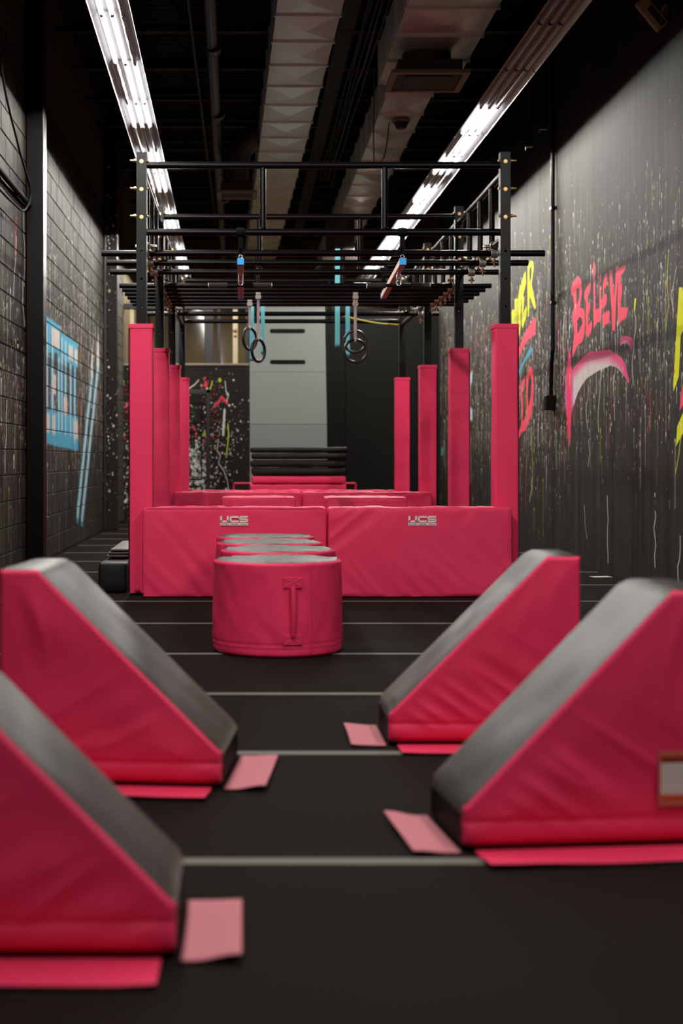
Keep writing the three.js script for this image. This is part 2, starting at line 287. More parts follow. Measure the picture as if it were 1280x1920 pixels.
const streakBump = dataTex(512, (u, v, i, j) => 0.5 + 0.3 * noise(i / 5, j / 260, 5) + 0.2 * noise(i / 20, j / 90, 9) + 0.08 * (r1() - 0.5), 1);
muralTex.wrapS = muralTex.wrapT = blockTex.wrapS = blockTex.wrapT = THREE.ClampToEdgeWrapping;
M.mural = P({ map: muralTex, roughness: 0.72, specularIntensity: 0.3, bumpMap: streakBump, bumpScale: 0.002 });
M.block = P({ map: blockTex, roughness: 0.72, specularIntensity: 0.3, bumpMap: mottled, bumpScale: 0.006 });
M.mortar = S({ color: 0x2d2923, roughness: 0.9 });
M.brown = S({ color: 0x3c352c, roughness: 0.8, bumpMap: mottled, bumpScale: 0.004 });
const doorTex = canvasTex(1024, 1024, (c) => {      // paint thrown at the end wall: 3 m wide, 2.5 m high
  const R = rnd(5), K = 1024 / 2.6, X = (x) => x * K, Y = (z) => 1024 - z * K;
  c.fillStyle = '#1d1914'; c.fillRect(0, 0, 1024, 1024);
  const W = ['#d8d4cc', '#b8b4ac', '#8e8a82'], dot = (x, z, r, col) => { c.fillStyle = col; c.beginPath(); c.ellipse(X(x), Y(z), r * K * 1.7, r * K * 1.1, 0, 0, 7); c.fill(); };
  const cloud = (x, z, sx, sz, n, cols, rm) => { for (let i = 0; i < n; i++) dot(x + (R() + R() + R() - 1.5) * sx, z + (R() + R() + R() - 1.5) * sz, 0.003 + R() * R() * rm, cols[Math.floor(R() * cols.length)]); };
  const line = (pts, w, col) => { c.strokeStyle = col; c.lineWidth = w * K; c.lineCap = 'round'; c.lineJoin = 'round'; c.beginPath(); pts.forEach(([x, z], i) => i ? c.lineTo(X(x), Y(z)) : c.moveTo(X(x), Y(z))); c.stroke(); };
  cloud(1.3, 1.2, 1.3, 0.9, 560, W, 0.018); cloud(0.75, 0.85, 0.4, 0.5, 320, W, 0.03); cloud(0.2, 1.0, 0.3, 1.0, 360, W, 0.022); cloud(1.0, 0.4, 0.7, 0.4, 300, W, 0.024); cloud(0.85, 0.5, 0.12, 0.25, 60, W, 0.04); cloud(1.15, 1.5, 0.3, 0.7, 120, ['#7a2030', '#c83048', '#9a2838'], 0.02);
  cloud(1.0, 2.05, 0.12, 0.12, 16, ['#e04050', '#d83a50'], 0.04);
  line([[1.28, 1.72], [1.4, 1.78], [1.5, 1.86], [1.58, 1.82], [1.66, 1.77]], 0.05, '#e43a4c'); line([[0.64, 1.42], [0.72, 1.36], [0.74, 1.26]], 0.04, '#d03a4c');
  line([[1.6, 2.1], [1.62, 1.95], [1.7, 1.9], [1.64, 1.8]], 0.022, '#cfcac0'); line([[1.58, 1.66], [1.54, 1.3]], 0.06, '#cfccc6'); line([[1.4, 1.22], [1.36, 1.05], [1.46, 0.98], [1.4, 0.86], [1.55, 0.76], [1.66, 0.6], [1.72, 0.4], [1.76, 0.2]], 0.026, '#b8b2a6');
  line([[1.68, 1.45], [1.7, 1.3], [1.64, 0.98]], 0.03, '#b4c41c'); line([[1.22, 2.1], [1.16, 1.98]], 0.03, '#b4c41c'); dot(1.44, 2.12, 0.03, '#a8b82a'); dot(0.98, 1.3, 0.03, '#a8b82a');
  line([[0.5, 1.98], [0.7, 2.05], [0.82, 2.12]], 0.02, '#cfccc6');
});
M.splash = P({ map: doorTex, roughness: 0.6, specularIntensity: 0.35 });
// ---------- the hall ----------
const XL = -1.82, XR = 2.95, BACK = 21.8, END = 28, DECK = 5.5, NEAR = -4.2;
function wallUV(g, d0, d1, top) { const p = g.attributes.position, uv = g.attributes.uv; for (let i = 0; i < p.count; i++) uv.setXY(i, (-p.getZ(i) - d0) / (d1 - d0), p.getY(i) / top); return g; }
streakBump.repeat.set(3, 1);
M.block.bumpMap = mottled.clone(); M.block.bumpMap.repeat.set(18, 9); M.block.bumpMap.needsUpdate = true; M.block.bumpScale = 0.003;
// floor: rolls of black carpet foam laid across the hall, joined with grey tape
const floor = struct('floor');
mesh('slab', box(XR - XL + 0.6, 0.2, END - NEAR, (XL + XR) / 2, -0.135, -(END + NEAR) / 2), M.dark, floor);
const seams = [-3.95, -2.74, -1.52, -0.31, 0.9, 2.11, 3.326, 4.549, 5.694, 6.861, 8.126, 9.387];
while (seams.at(-1) < END - 1) seams.push(seams.at(-1) + 1.21);
for (let i = 0; i + 1 < seams.length; i++) {
  const a = seams[i] + 0.002, b = seams[i + 1] - 0.002;
  mesh('carpet_roll', triplanar(clean(rbox(XR - XL, 0.035, b - a, 0.004, (XL + XR) / 2, -0.0175, -(a + b) / 2, 1))), M.carpet, floor);
  mesh('seam_tape', box(XR - XL - 0.1, 0.0012, 0.052, (XL + XR) / 2, 0.0009, -b), M.tape, floor);
}
// mural wall: smooth painted panels
const mural = struct('wall_right');
mesh('wall_face', wallUV(box(0.25, DECK, BACK - NEAR, XR + 0.125, DECK / 2, -(BACK + NEAR) / 2), R0, R1, TOP), M.mural, mural);
mesh('wall_beyond', box(0.25, DECK, END - BACK, XR + 0.125, DECK / 2, -(BACK + END) / 2), M.brown, mural);
// block wall: concrete blocks in running bond, 0.2 m courses
const masonry = struct('wall_left');
mesh('mortar', box(0.25, DECK, END - NEAR, XL - 0.132, DECK / 2, -(END + NEAR) / 2), M.mortar, masonry);
function blockGeo(d0, d1, z0, z1, proud) {       // face and four sloping edges
  const e = 0.005, x0 = XL - 0.0075, x1 = XL + proud, q = (a, b, c, d) => [...a, ...b, ...c, ...a, ...c, ...d];
  const o = [[x0, z0, -d0], [x0, z0, -d1], [x0, z1, -d1], [x0, z1, -d0]], i = [[x1, z0 + e, -d0 - e], [x1, z0 + e, -d1 + e], [x1, z1 - e, -d1 + e], [x1, z1 - e, -d0 - e]];
  const pos = [...q(...i), ...[0, 1, 2, 3].flatMap((k) => q(o[k], o[(k + 1) % 4], i[(k + 1) % 4], i[k]))];
  const g = new THREE.BufferGeometry();
  g.setAttribute('position', new THREE.BufferAttribute(new Float32Array(pos), 3));
  g.setAttribute('uv', new THREE.BufferAttribute(new Float32Array(pos.length / 3 * 2), 2));
  g.computeVertexNormals();
  return wallUV(g, L0, L1, TOP);
}
{
  const R = rnd(31), low = [], high = [];
  for (let k = 0; k < 27; k++) for (let d = L0 - (k % 2) * 0.2; d < 21.7; d += 0.4) {
    const a = Math.max(d, L0) + 0.003, b = Math.min(d + 0.4, BACK) - 0.003, g = blockGeo(a, b, k * 0.2 + 0.003, k * 0.2 + 0.197, (R() - 0.5) * 0.004);
    if (b - a < 0.05) continue;
    if (k < 20 && d > 10.3 && d < 15.55) mesh('block', g, M.block, masonry);
    else if (k < 21 && d < L1) low.push(g); else high.push(g);
  }
  mesh('blocks_beyond', merge(low), M.block, masonry).userData.kind = 'stuff';
  mesh('blocks_above', merge(high), M.brown, masonry).userData.kind = 'stuff';
  mesh('wall_near', box(0.014, DECK, L0 - NEAR, XL - 0.006, DECK / 2, -(L0 + NEAR) / 2), M.brown, masonry);
  mesh('wall_beyond', box(0.014, DECK, END - BACK, XL - 0.006, DECK / 2, -(END + BACK) / 2), M.beige, masonry);
}
// steel posts standing against the block wall
smesh('pillar_1', merge([rbox(0.145, DECK - 0.01, 0.2, 0.008, XL + 0.0775, DECK / 2, -12.1), box(0.19, 0.012, 0.24, XL + 0.1, 0.007, -12.1)]), M.steel);
const pillarUV = (g) => { const p = g.attributes.position, uv = g.attributes.uv; for (let i = 0; i < p.count; i++) uv.setXY(i, (p.getX(i) - p.getZ(i)) * 0.75, p.getY(i) / 2.6); return g; };
const post2 = struct('pillar_2');
mesh('pillar_body', pillarUV(rbox(0.17, DECK - 0.01, 0.2, 0.008, XL + 0.09, DECK / 2, -18.8)), M.splash, post2);
mesh('pillar_pipe', tube(V(XL + 0.02, 0.01, 18.64), V(XL + 0.02, 4.6, 18.64), 0.022, 10), M.dark, post2);
for (let z = 0.4; z < 3.2; z += 0.32) mesh('pipe_clip', rbox(0.07, 0.03, 0.05, 0.006, XL + 0.03, z, -18.66), M.dark, post2);
// walls that close the hall
smesh('wall_front', box(XR - XL + 0.8, DECK, 0.2, (XL + XR) / 2, DECK / 2, -NEAR + 0.1), M.brown);
smesh('wall_end', box(XR - XL + 0.8, DECK, 0.2, (XL + XR) / 2, DECK / 2, -END - 0.1), M.beige);
// ceiling: black ribbed deck
{
  const pos = [], P = [], w0 = XL - 0.3, w1 = XR + 0.3;
  for (let d = NEAR - 0.2; d < END + 0.2; d += 0.15) P.push([d, 0.045], [d + 0.05, 0.045], [d + 0.075, 0], [d + 0.125, 0]);
  for (let i = 0; i + 1 < P.length; i++) { const [a, p] = P[i], [b, q] = P[i + 1]; const A = [w0, DECK + p, -a], B = [w1, DECK + p, -a], C = [w1, DECK + q, -b], D = [w0, DECK + q, -b]; pos.push(...A, ...B, ...C, ...A, ...C, ...D); }
  const g = new THREE.BufferGeometry();
  g.setAttribute('position', new THREE.BufferAttribute(new Float32Array(pos), 3)); g.computeVertexNormals();
  const deck = struct('ceiling');
  mesh('ribbed_deck', triplanar(g), M.deck, deck);
  mesh('roof', box(XR - XL + 0.9, 0.15, END - NEAR + 0.6, (XL + XR) / 2, DECK + 0.13, -(END + NEAR) / 2), M.dark, deck);
}
// open-web steel joists across the hall
for (let i = 0, d = 8.6; d < END - 0.5; i++, d += 1.32) {
  const j = struct('ceiling_joist'), z0 = 5.04, z1 = 5.46;
  mesh('bottom_chord', merge([box(XR - XL, 0.006, 0.09, (XL + XR) / 2, z0, -d), box(XR - XL, 0.05, 0.006, (XL + XR) / 2, z0 + 0.025, -d)]), M.joist, j);
  mesh('top_chord', box(XR - XL, 0.05, 0.08, (XL + XR) / 2, z1, -d), M.joist, j);
  const web = [];
  for (let x = XL + 0.2, k = 0; x < XR - 0.4; x += 0.4, k++) web.push(tube(V(x, k % 2 ? z0 : z1, d), V(x + 0.4, k % 2 ? z1 : z0, d), 0.011, 6));
  mesh('web', merge(web), M.joist, j);
}
smesh('trim_1', box(0.16, 0.28, END - 8, 0.98, 5.18, -(END + 8) / 2), M.joist);           // deep beam between the two ducts
// end partition: splashed wall with a door, a glazed opening above it, a taller black wall beside it
const part = struct('wall_back');
const PX = 0.08;
const splashUV = (g) => { const p = g.attributes.position, uv = g.attributes.uv; for (let i = 0; i < p.count; i++) uv.setXY(i, (p.getX(i) + 1.1055) / 0.5147 / 2.6, p.getY(i) / 2.6); return g; };
doorTex.wrapS = doorTex.wrapT = THREE.RepeatWrapping;
mesh('partition_panel', splashUV(box(0.47, 2.34, 0.14, XL + 0.235, 1.17, -BACK - 0.07)), M.splash, part);
mesh('partition_panel', splashUV(box(PX + 0.51, 2.34, 0.14, (PX - 0.51) / 2, 1.17, -BACK - 0.07)), M.splash, part);
mesh('partition_panel', splashUV(box(0.84, 0.36, 0.14, -0.93, 2.16, -BACK - 0.07)), M.splash, part);
mesh('black_panel', box(1.45, 3.2, 0.16, PX + 0.725, 1.6, -BACK - 0.08), M.blackWall, part);
mesh('black_panel', box(XR - PX - 1.456, 3.2, 0.16, (XR + PX + 1.456) / 2, 1.6, -BACK - 0.08), M.blackWall, part);
{
  const door = struct('door_1'), cx = -0.93, fz = -BACK - 0.02;
  mesh('door_frame', merge([rbox(0.06, 1.98, 0.06, 0.006, cx - 0.39, 0.99, fz), rbox(0.06, 1.98, 0.06, 0.006, cx + 0.39, 0.99, fz), rbox(0.84, 0.06, 0.06, 0.006, cx, 1.95, fz)]), M.dark, door);
  mesh('door_leaf', splashUV(box(0.72, 1.9, 0.035, cx, 0.96, fz - 0.035)), M.splash, door);
  for (const x of [-0.17, 0.17]) for (const [z, h] of [[0.3, 0.42], [0.98, 0.72], [1.62, 0.3]]) {
    mesh('door_panel', merge([rbox(0.26, 0.02, 0.02, 0.004, cx + x, z + h / 2, fz - 0.012), rbox(0.26, 0.02, 0.02, 0.004, cx + x, z - h / 2, fz - 0.012), rbox(0.02, h, 0.02, 0.004, cx + x - 0.12, z, fz - 0.012), rbox(0.02, h, 0.02, 0.004, cx + x + 0.12, z, fz - 0.012)]), M.door, door);
    mesh('door_panel', splashUV(rbox(0.2, h - 0.06, 0.016, 0.006, cx + x, z, fz - 0.014)), M.splash, door);
  }
  const win = struct('window_1'), z0 = 2.34, z1 = 3.2, wz = -BACK - 0.07;
  mesh('window_sill', rbox(PX - XL, 0.03, 0.2, 0.006, (PX + XL) / 2, z0 + 0.016, wz), M.sill, win);
  for (const [x, w, m] of [[XL + 0.12, 0.06, M.cream], [-0.96, 0.16, M.dark], [-0.53, 0.14, M.dark], [-0.38, 0.05, M.dark], [-0.13, 0.075, M.cream], [PX - 0.03, 0.05, M.dark]]) mesh('mullion', rbox(w, z1 - z0 - 0.03, 0.07, 0.006, x, (z0 + z1) / 2 + 0.015, wz), m, win);
  mesh('window_head', rbox(PX - XL, 0.08, 0.12, 0.006, (PX + XL) / 2, z1 + 0.04, wz), M.dark, win);
  for (const [a, b] of [[XL + 0.15, -1.04], [-0.88, -0.6], [-0.355, -0.17], [-0.09, 0.02]]) mesh('pane', new THREE.PlaneGeometry(b - a, z1 - z0 - 0.04).translate((a + b) / 2, (z0 + z1) / 2 + 0.01, wz), M.glass, win);
  mesh('latch', merge([new THREE.SphereGeometry(0.032, 12, 8).translate(-0.13, 2.87, wz + 0.06), new THREE.SphereGeometry(0.022, 12, 8).translate(-0.13, 2.79, wz + 0.055), tube(V(-0.13, 2.87, BACK + 0.01), V(-0.13, 2.87, BACK + 0.07), 0.01, 8)]), M.brass, win);
}
// black wall-end conduit, and a box and conduit on the mural wall
const conduit = thing('conduit', 'black conduit running down the mural wall to a small switch box', 'conduit', [XR, 0, -13.62]);
mesh('pipe', merge([tube(new THREE.Vector3(-0.03, 1.95, 0), new THREE.Vector3(-0.03, 5.4, 0), 0.02, 12), bend([new THREE.Vector3(-0.03, 1.96, 0), new THREE.Vector3(-0.035, 1.8, -0.03), new THREE.Vector3(-0.035, 1.5, -0.06)], 0.02, 12, 10)]), M.steel, conduit);
mesh('box', rbox(0.09, 0.14, 0.12, 0.008, -0.047, 1.46, -0.06), M.steel, conduit);
mesh('switch_plate', rbox(0.06, 0.1, 0.05, 0.01, -0.035, 1.46, -0.2), M.zinc, conduit);
for (const z of [2.4, 3.3, 4.2]) mesh('strap', rbox(0.05, 0.03, 0.07, 0.006, -0.027, z, 0), M.steel, conduit);
// ---------- ceiling strips ----------
const STRIP = 4.0, LAMP_DROP = 0.0225;
const tubeGeo = (len) => merge([tube(new THREE.Vector3(0, 0, -len / 2 + 0.012), new THREE.Vector3(0, 0, len / 2 - 0.012), 0.0185, 14)]);
const socketGeo = rbox(0.022, 0.045, 0.014, 0.003, 0, 0, 0, 1);
function stripLight(label, xOf, sections, rows) {
  const d0 = sections[0][0], d1 = sections.at(-1)[1], len = d1 - d0 - 0.02, mid = (d0 + d1) / 2;
  const f = thing('strip_light', label, 'light', [xOf(mid), STRIP, -mid], Math.atan2(xOf(d1) - xOf(d0), d1 - d0) * -1, 'fluorescent strips under the ceiling');
  const prof = new THREE.Shape([[-0.14, -0.057], [-0.105, 0], [0.105, 0], [0.14, -0.057], [0.1425, -0.056], [0.107, 0.004], [-0.107, 0.004], [-0.1425, -0.056]].map(([x, y]) => new THREE.Vector2(x, y)));
  mesh('reflector', new THREE.ExtrudeGeometry(prof, { depth: len, bevelEnabled: false }).translate(0, 0, -len / 2), M.reflector, f);
  mesh('housing', rbox(0.11, 0.06, len, 0.006, 0, 0.036, 0, 1), M.socket, f);
  for (const z of [-len * 0.35, len * 0.35]) mesh('hanger', tube(new THREE.Vector3(0, 0.06, z), new THREE.Vector3(0, DECK - STRIP, z), 0.004, 6), M.steel, f);
  for (const [a, b, lit] of sections) {
    const L = b - a - 0.05, z = mid - (a + b) / 2;
    [-0.072, 0, 0.072].forEach((x, k) => {
      const on = lit[k];
      for (const s of [-1, 1]) mesh('socket', socketGeo, M.socket, f).position.set(x, -LAMP_DROP + 0.004, z + s * (L / 2 + 0.006));
      if (k === 1 && on) {
        const n = Math.ceil(L / 0.49), l = L / n;
        for (let i = 0; i < n; i++) {
          const zz = z - L / 2 + l * (i + 0.5);
          mesh('lamp_tube', tubeGeo(l + 0.02).translate(0, -LAMP_DROP, zz), M.glow, f);
          const s = new THREE.SpotLight(LAMP_COLOR, LAMP * l / 0.6 * (b < 2.6 ? 0.45 : rows === rowR && b < 5.1 ? 1.6 : b > 3.8 && b < 10 ? 1.5 : b > 12.4 && b < 21.5 ? 1.5 : 1), 0, Math.PI / 2, 0, 2);
          s.position.set(0, -LAMP_DROP, zz); s.target.position.set(0, -1, zz); s.shadow.radius = 0.6; s.castShadow = true; s.name = 'lamp';
          f.add(s); f.add(s.target);
        }
      } else mesh('lamp_tube', tubeGeo(L + 0.02).translate(x, -LAMP_DROP, z), on ? M.glow : M.deadTube, f);
    });
  }
  return f;
}
const xLeft = (d) => -0.90 - 0.0085 * (d - 9.64), xRight = (d) => 2.147 - 0.0078 * (d - 9.64);
const ON = [1, 1, 1], OFF = [0, 0, 0];
const rowL = [[[-3.56, -2.34, ON], [-2.34, -1.12, ON]], [[-1.12, 0.1, ON], [0.1, 1.32, ON]], [[1.32, 2.54, ON], [2.54, 3.76, ON]], [[3.76, 4.98, ON], [4.98, 6.2, ON]], [[6.2, 7.42, ON], [7.42, 8.64, ON]],
  [[8.64, 9.86, [1, 1, 0]], [9.86, 11.08, [1, 1, 0]]], [[11.08, 12.3, [0, 1, 1]], [12.3, 13.2, ON]], [[13.2, 14.2, OFF], [14.2, 15.3, ON]], [[15.3, 16.4, [0, 1, 1]], [16.4, 17.6, OFF]], [[17.6, 18.45, ON], [18.45, 19.3, ON]], [[19.3, 20.5, OFF], [20.5, 21.6, ON]], [[21.6, 22.8, ON], [22.8, 24, ON]]];
const rowR = [[[-3.4, -2.2, ON], [-2.2, -1, ON]], [[-1, 0.2, ON], [0.2, 1.4, ON]], [[1.4, 2.6, ON], [2.6, 3.8, ON]], [[3.8, 5, ON], [5, 6.2, OFF]], [[6.2, 7.6, OFF], [7.6, 8.85, OFF]],
  [[8.85, 10.05, OFF], [10.05, 11.25, OFF]], [[11.25, 12.46, OFF], [12.46, 13.5, ON]], [[13.5, 14.45, [0, 1, 1]], [14.45, 15.4, ON]], [[15.4, 16.1, OFF], [16.1, 17.1, ON]], [[17.1, 18.1, [0, 1, 1]], [18.1, 19.1, ON]], [[19.1, 20.2, ON], [20.2, 21.4, ON]], [[21.4, 22.6, ON], [22.6, 23.8, ON]], [[23.8, 24.6, OFF], [24.6, 25.8, ON]]];
const ord = ['first', 'second', 'third', 'fourth', 'fifth', 'sixth', 'seventh', 'eighth', 'ninth'];
const vis = (rows, i) => i - 5;
rowL.forEach((s, i) => stripLight(i < 5 ? `fluorescent strip overhead behind the camera beside the block wall, ${ord[i]} of five` : `${ord[vis(rowL, i)]} fluorescent strip in view of the row near the block wall`, xLeft, s, rowL));
rowR.forEach((s, i) => stripLight(i < 5 ? `fluorescent strip overhead behind the camera beside the mural wall, ${ord[i]} of five` : i === 5 ? 'unlit reddish fluorescent strip with dead tubes near the mural wall' : `${ord[vis(rowR, i)]} fluorescent strip in view of the row near the mural wall`, xRight, s, rowR));
// ---------- ducts ----------
// one sheet-metal section: box with a cross-broken underside and standing flanges at its ends
function ductSection(w, h, len) {
  const g = merge([box(w, h, len, 0, h / 2 + 0.012, 0), box(w + 0.03, h + 0.03, 0.012, 0, h / 2 + 0.008, -len / 2 + 0.006), box(w + 0.03, h + 0.03, 0.012, 0, h / 2 + 0.008, len / 2 - 0.006)]);
  const a = w / 2, b = len / 2 - 0.012, y = 0.012, c = [0, y - 0.03, 0], k = [[-a, y, -b], [a, y, -b], [a, y, b], [-a, y, b]], pos = [];
  for (let i = 0; i < 4; i++) pos.push(...k[i], ...k[(i + 1) % 4], ...c);
  const p = new THREE.BufferGeometry(); p.setAttribute('position', new THREE.BufferAttribute(new Float32Array(pos), 3)); p.setAttribute('uv', new THREE.BufferAttribute(new Float32Array(24), 2)); p.computeVertexNormals();
  const all = mergeGeometries([g, p]);
  return triplanar(all);
}
{
  const duct = thing('air_duct', 'long narrow galvanised duct of cross-creased sections hung along the ceiling centre', 'duct', [0.533, 4.6, -11.94], Math.atan2(0.097, 6.2));
  const s = ductSection(0.535, 0.34, 0.752);
  for (let k = -4; k < 20; k++) mesh('duct_section', s, M.duct, duct).position.z = -(k + 0.5) * 0.758;
  const wide = thing('air_duct', 'wide dull galvanised duct that narrows past a square diffuser', 'duct', [1.56, 4.3, -10.78]);
  const s1 = ductSection(0.686, 0.36, 0.711), s2 = ductSection(0.42, 0.34, 0.725);
  for (let k = -3; k < 3; k++) mesh('duct_section', s1, M.ductDark, wide).position.z = -(k + 0.5) * 0.716;
  const taper = new THREE.CylinderGeometry(0.42 * Math.SQRT1_2, 0.686 * Math.SQRT1_2, 0.46, 4, 1).rotateY(Math.PI / 4).scale(1, 1, 0.5).rotateX(-Math.PI / 2);
  mesh('duct_taper', triplanar(clean(taper.translate(-0.01, 0.19, -2.38))), M.ductDark, wide);
  for (let k = 0; k < 17; k++) mesh('duct_section', s2, M.ductDark, wide).position.set(-0.02, 0, -2.61 - (k + 0.5) * 0.73);
  const hang = (d, n, t = 0.62) => { for (let d0 = 9.5; d0 < 26; d0 += 2.64) mesh('duct_hanger', merge([-1, 1].map((q) => box(0.02, 0.56, 0.003, q * n, 0.62, -(d0 - d)))), M.steel, n > 0.3 ? wide : duct); };
  hang(11.94, 0.2);
  for (let d0 = 9.5; d0 < 24; d0 += 2.64) for (const q of [-1, 1]) mesh('duct_hanger', box(0.02, 0.84, 0.003, q * 0.2 - 0.01, 0.78, -(d0 - 10.78)), M.steel, wide);
  // square ceiling diffusers hung on short round necks
  function diffuser(label, x, z, d, w, up, elbow) {
    const g = thing('ceiling_diffuser', label, 'diffuser', [x, z, -d]);
    mesh('frame', merge([box(w, 0.03, 0.05, 0, 0.015, w / 2 - 0.025), box(w, 0.03, 0.05, 0, 0.015, -w / 2 + 0.025), box(0.05, 0.03, w - 0.1, w / 2 - 0.025, 0.015, 0), box(0.05, 0.03, w - 0.1, -w / 2 + 0.025, 0.015, 0)]), M.diffuser, g);
    mesh('face', merge([box(w - 0.1, 0.012, w - 0.1, 0, 0.018, 0), box(w * 0.6, 0.012, w * 0.6, 0, 0.008, 0)]), M.diffuserDark, g);
    mesh('plenum', rbox(w * 0.82, 0.1, w * 0.82, 0.01, 0, 0.08, 0), M.diffuserDark, g);
    if (elbow) { mesh('flexible_neck', bend([new THREE.Vector3(0, 0.13, 0), new THREE.Vector3(0, 0.35, 0), new THREE.Vector3(0.05, 0.55, 0), new THREE.Vector3(0.2, 0.71, 0), new THREE.Vector3(elbow, 0.73, 0)], w * 0.3, 40, 20), M.neck, g); return; }
    const pts = []; for (let k = 0; k <= 24; k++) pts.push(new THREE.Vector2(w * 0.3 + (k % 2) * 0.012, 0.13 + (up - 0.13) * k / 24));
    mesh('flexible_neck', new THREE.LatheGeometry(pts, 24), M.neck, g);
  }
  diffuser('tan square diffuser hanging below the wide duct', 1.52, 4.06, 12.0, 0.64, 0.25);
  diffuser('pale small diffuser hung on a ribbed neck beside the narrow duct', -0.08, 4.03, 17.0, 0.47, 1.0, 0.25);
  diffuser('tan diffuser far down the hall above the end partition', 1.35, 3.6, 20.2, 0.66, 0.7);
  const pipe = thing('sprinkler_pipe', 'dark sprinkler main running along the ceiling with ribbed couplings', 'pipe', [-0.26, 4.5, 0]);
  mesh('pipe', tube(V(0.01, 0, 8), V(-0.12, 0, 27.5), 0.055, 18), M.pipe, pipe);
  for (let d = 10; d < 27; d += 2.4) mesh('coupling', tube(V(-0.003, 0, d), V(-0.005, 0, d + 0.12), 0.074, 18), M.pipe, pipe);
  for (let d = 9.92; d < 27; d += 2.64) mesh('hanger', merge([tube(V(0, 0.05, d), V(0, 1.0, d), 0.006, 6), new THREE.TorusGeometry(0.062, 0.006, 6, 20).translate(-0.005, 0, -d)]), M.pipe, pipe);
  const cond = thing('ceiling_conduit', 'thin conduit running under the joists beside the sprinkler main', 'conduit', [-0.5, 4.98, 0]);
  mesh('pipe', tube(V(0, 0, 8), V(0.02, 0, 27.5), 0.016, 10), M.pipe, cond);
  // loose cables slung beside the deep beam
  const R = rnd(3);
  for (let i = 0; i < 5; i++) {
    const pts = []; const x0 = 1.085 + i * 0.042;
    for (let d = 10.5; d < 22; d += 1.3) pts.push(V(x0 + R() * 0.012, 4.88 + R() * 0.1 - (i === 4 ? 0.07 : 0), d));
    const c = mesh('cable', bend(pts, 0.008 + R() * 0.005, 80, 6), i === 3 ? M.cableGrey : M.cable);
    c.userData = { label: ['thin black cable slung beside the deep ceiling beam', 'second black cable slung along the ceiling beam', 'third black cable slung along the ceiling beam', 'grey cable slung among black ones beside the ceiling beam', 'lowest black cable sagging along the ceiling beam'][i], category: 'cable', group: 'cables beside the ceiling beam' };
  }
  const drop = mesh('cable', bend([V(1.29, 4.8, 14.2), V(1.28, 4.0, 14.2), V(1.3, 3.84, 14.25), V(1.38, 3.9, 14.3), V(1.45, 4.28, 14.35)], 0.007, 40, 6), M.cableGrey);
  drop.userData = { label: 'pale cable hanging in a loop below the wide duct', category: 'cable' };
  const det = thing('smoke_detector', 'small round dark detector hanging under the narrowed duct', 'detector', [1.56, 4.288, -14.3]);
  mesh('base', new THREE.CylinderGeometry(0.09, 0.09, 0.02, 20).translate(0, -0.01, 0), M.diffuser, det);
  mesh('dome', new THREE.CylinderGeometry(0.075, 0.05, 0.06, 20).translate(0, -0.05, 0), M.dark, det);
}
// ---------- steel training rig ----------
const ROW = [9.89, 12.0, 14.05, 16.3], SIDE = [-0.70, 1.79], POST = 0.07, TALL = 3.03;
const rig = thing('training_rig', 'tall black steel rig of square posts, crossbars and ladder-like side rails', 'rig');
function plate(zs) {                   // front or back of a post, with its row of bolt holes
  const s = new THREE.Shape([[-POST / 2, 0], [POST / 2, 0], [POST / 2, TALL], [-POST / 2, TALL]].map(([x, y]) => new THREE.Vector2(x, y)));
  for (const z of zs) { const h = new THREE.Path(); h.absarc(0, z, 0.0085, 0, Math.PI * 2, true); s.holes.push(h); }
  return new THREE.ExtrudeGeometry(s, { depth: 0.004, bevelEnabled: false, curveSegments: 6 });
}
const holes = [2.35, 2.16, 1.97];
const postGeo = merge([plate(holes).translate(0, 0, POST / 2 - 0.004), plate(holes).translate(0, 0, -POST / 2), box(0.004, TALL, POST - 0.008, -POST / 2 + 0.002, TALL / 2, 0), box(0.004, TALL, POST - 0.008, POST / 2 - 0.002, TALL / 2, 0), box(POST - 0.006, 0.004, POST - 0.006, 0, TALL - 0.003, 0), box(POST + 0.05, 0.006, POST + 0.05, 0, 0.005, 0)]);
const boltGeo = merge([new THREE.CylinderGeometry(0.0095, 0.0095, 0.008, 6).rotateX(Math.PI / 2).translate(0, 0, 0.006), new THREE.CylinderGeometry(0.0135, 0.0135, 0.003, 16).rotateX(Math.PI / 2).translate(0, 0, 0.0015)]);
const longBolt = merge([new THREE.CylinderGeometry(0.007, 0.007, 0.045, 8).rotateZ(Math.PI / 2).translate(0.022, 0, 0), new THREE.CylinderGeometry(0.013, 0.013, 0.012, 6).rotateZ(Math.PI / 2).translate(0.012, 0, 0)]);
for (const d of ROW) SIDE.forEach((x, k) => {
  const p = mesh('post', postGeo, M.steel, rig); p.position.set(x, 0, -d);
  for (const z of [2.965, 2.775, 2.585]) {
    mesh('bolt', boltGeo, M.brass, p).position.set(0, z, POST / 2);
    const b = mesh('bolt', longBolt, M.brass, p); b.position.set((k ? 1 : -1) * POST / 2, z + 0.012, 0); b.rotation.y = k ? 0 : Math.PI;
    mesh('bolt', boltGeo, M.brass, p).position.set((k ? -1 : 1) * POST / 2, z + 0.012, 0); p.children.at(-1).rotation.y = k ? -Math.PI / 2 : Math.PI / 2;
  }
});
const IN = [SIDE[0] + POST / 2, SIDE[1] - POST / 2], TOPBAR = 2.945, LOWBAR = 2.485, RAILHI = 2.9, RAILLO = 2.45;
for (const d of ROW) {
  for (const z of [TOPBAR, LOWBAR]) mesh('crossbar', tube(V(IN[0], z, d), V(IN[1], z, d), 0.024, 20), M.steel, rig);
  for (const x of [0.13, 0.967]) mesh('upright', merge([tube(V(x, LOWBAR + 0.02, d), V(x, TOPBAR - 0.02, d), 0.0215, 18), new THREE.TorusGeometry(0.022, 0.004, 6, 18).rotateX(Math.PI / 2).translate(x, LOWBAR + 0.026, -d)]), M.steel, rig);
}
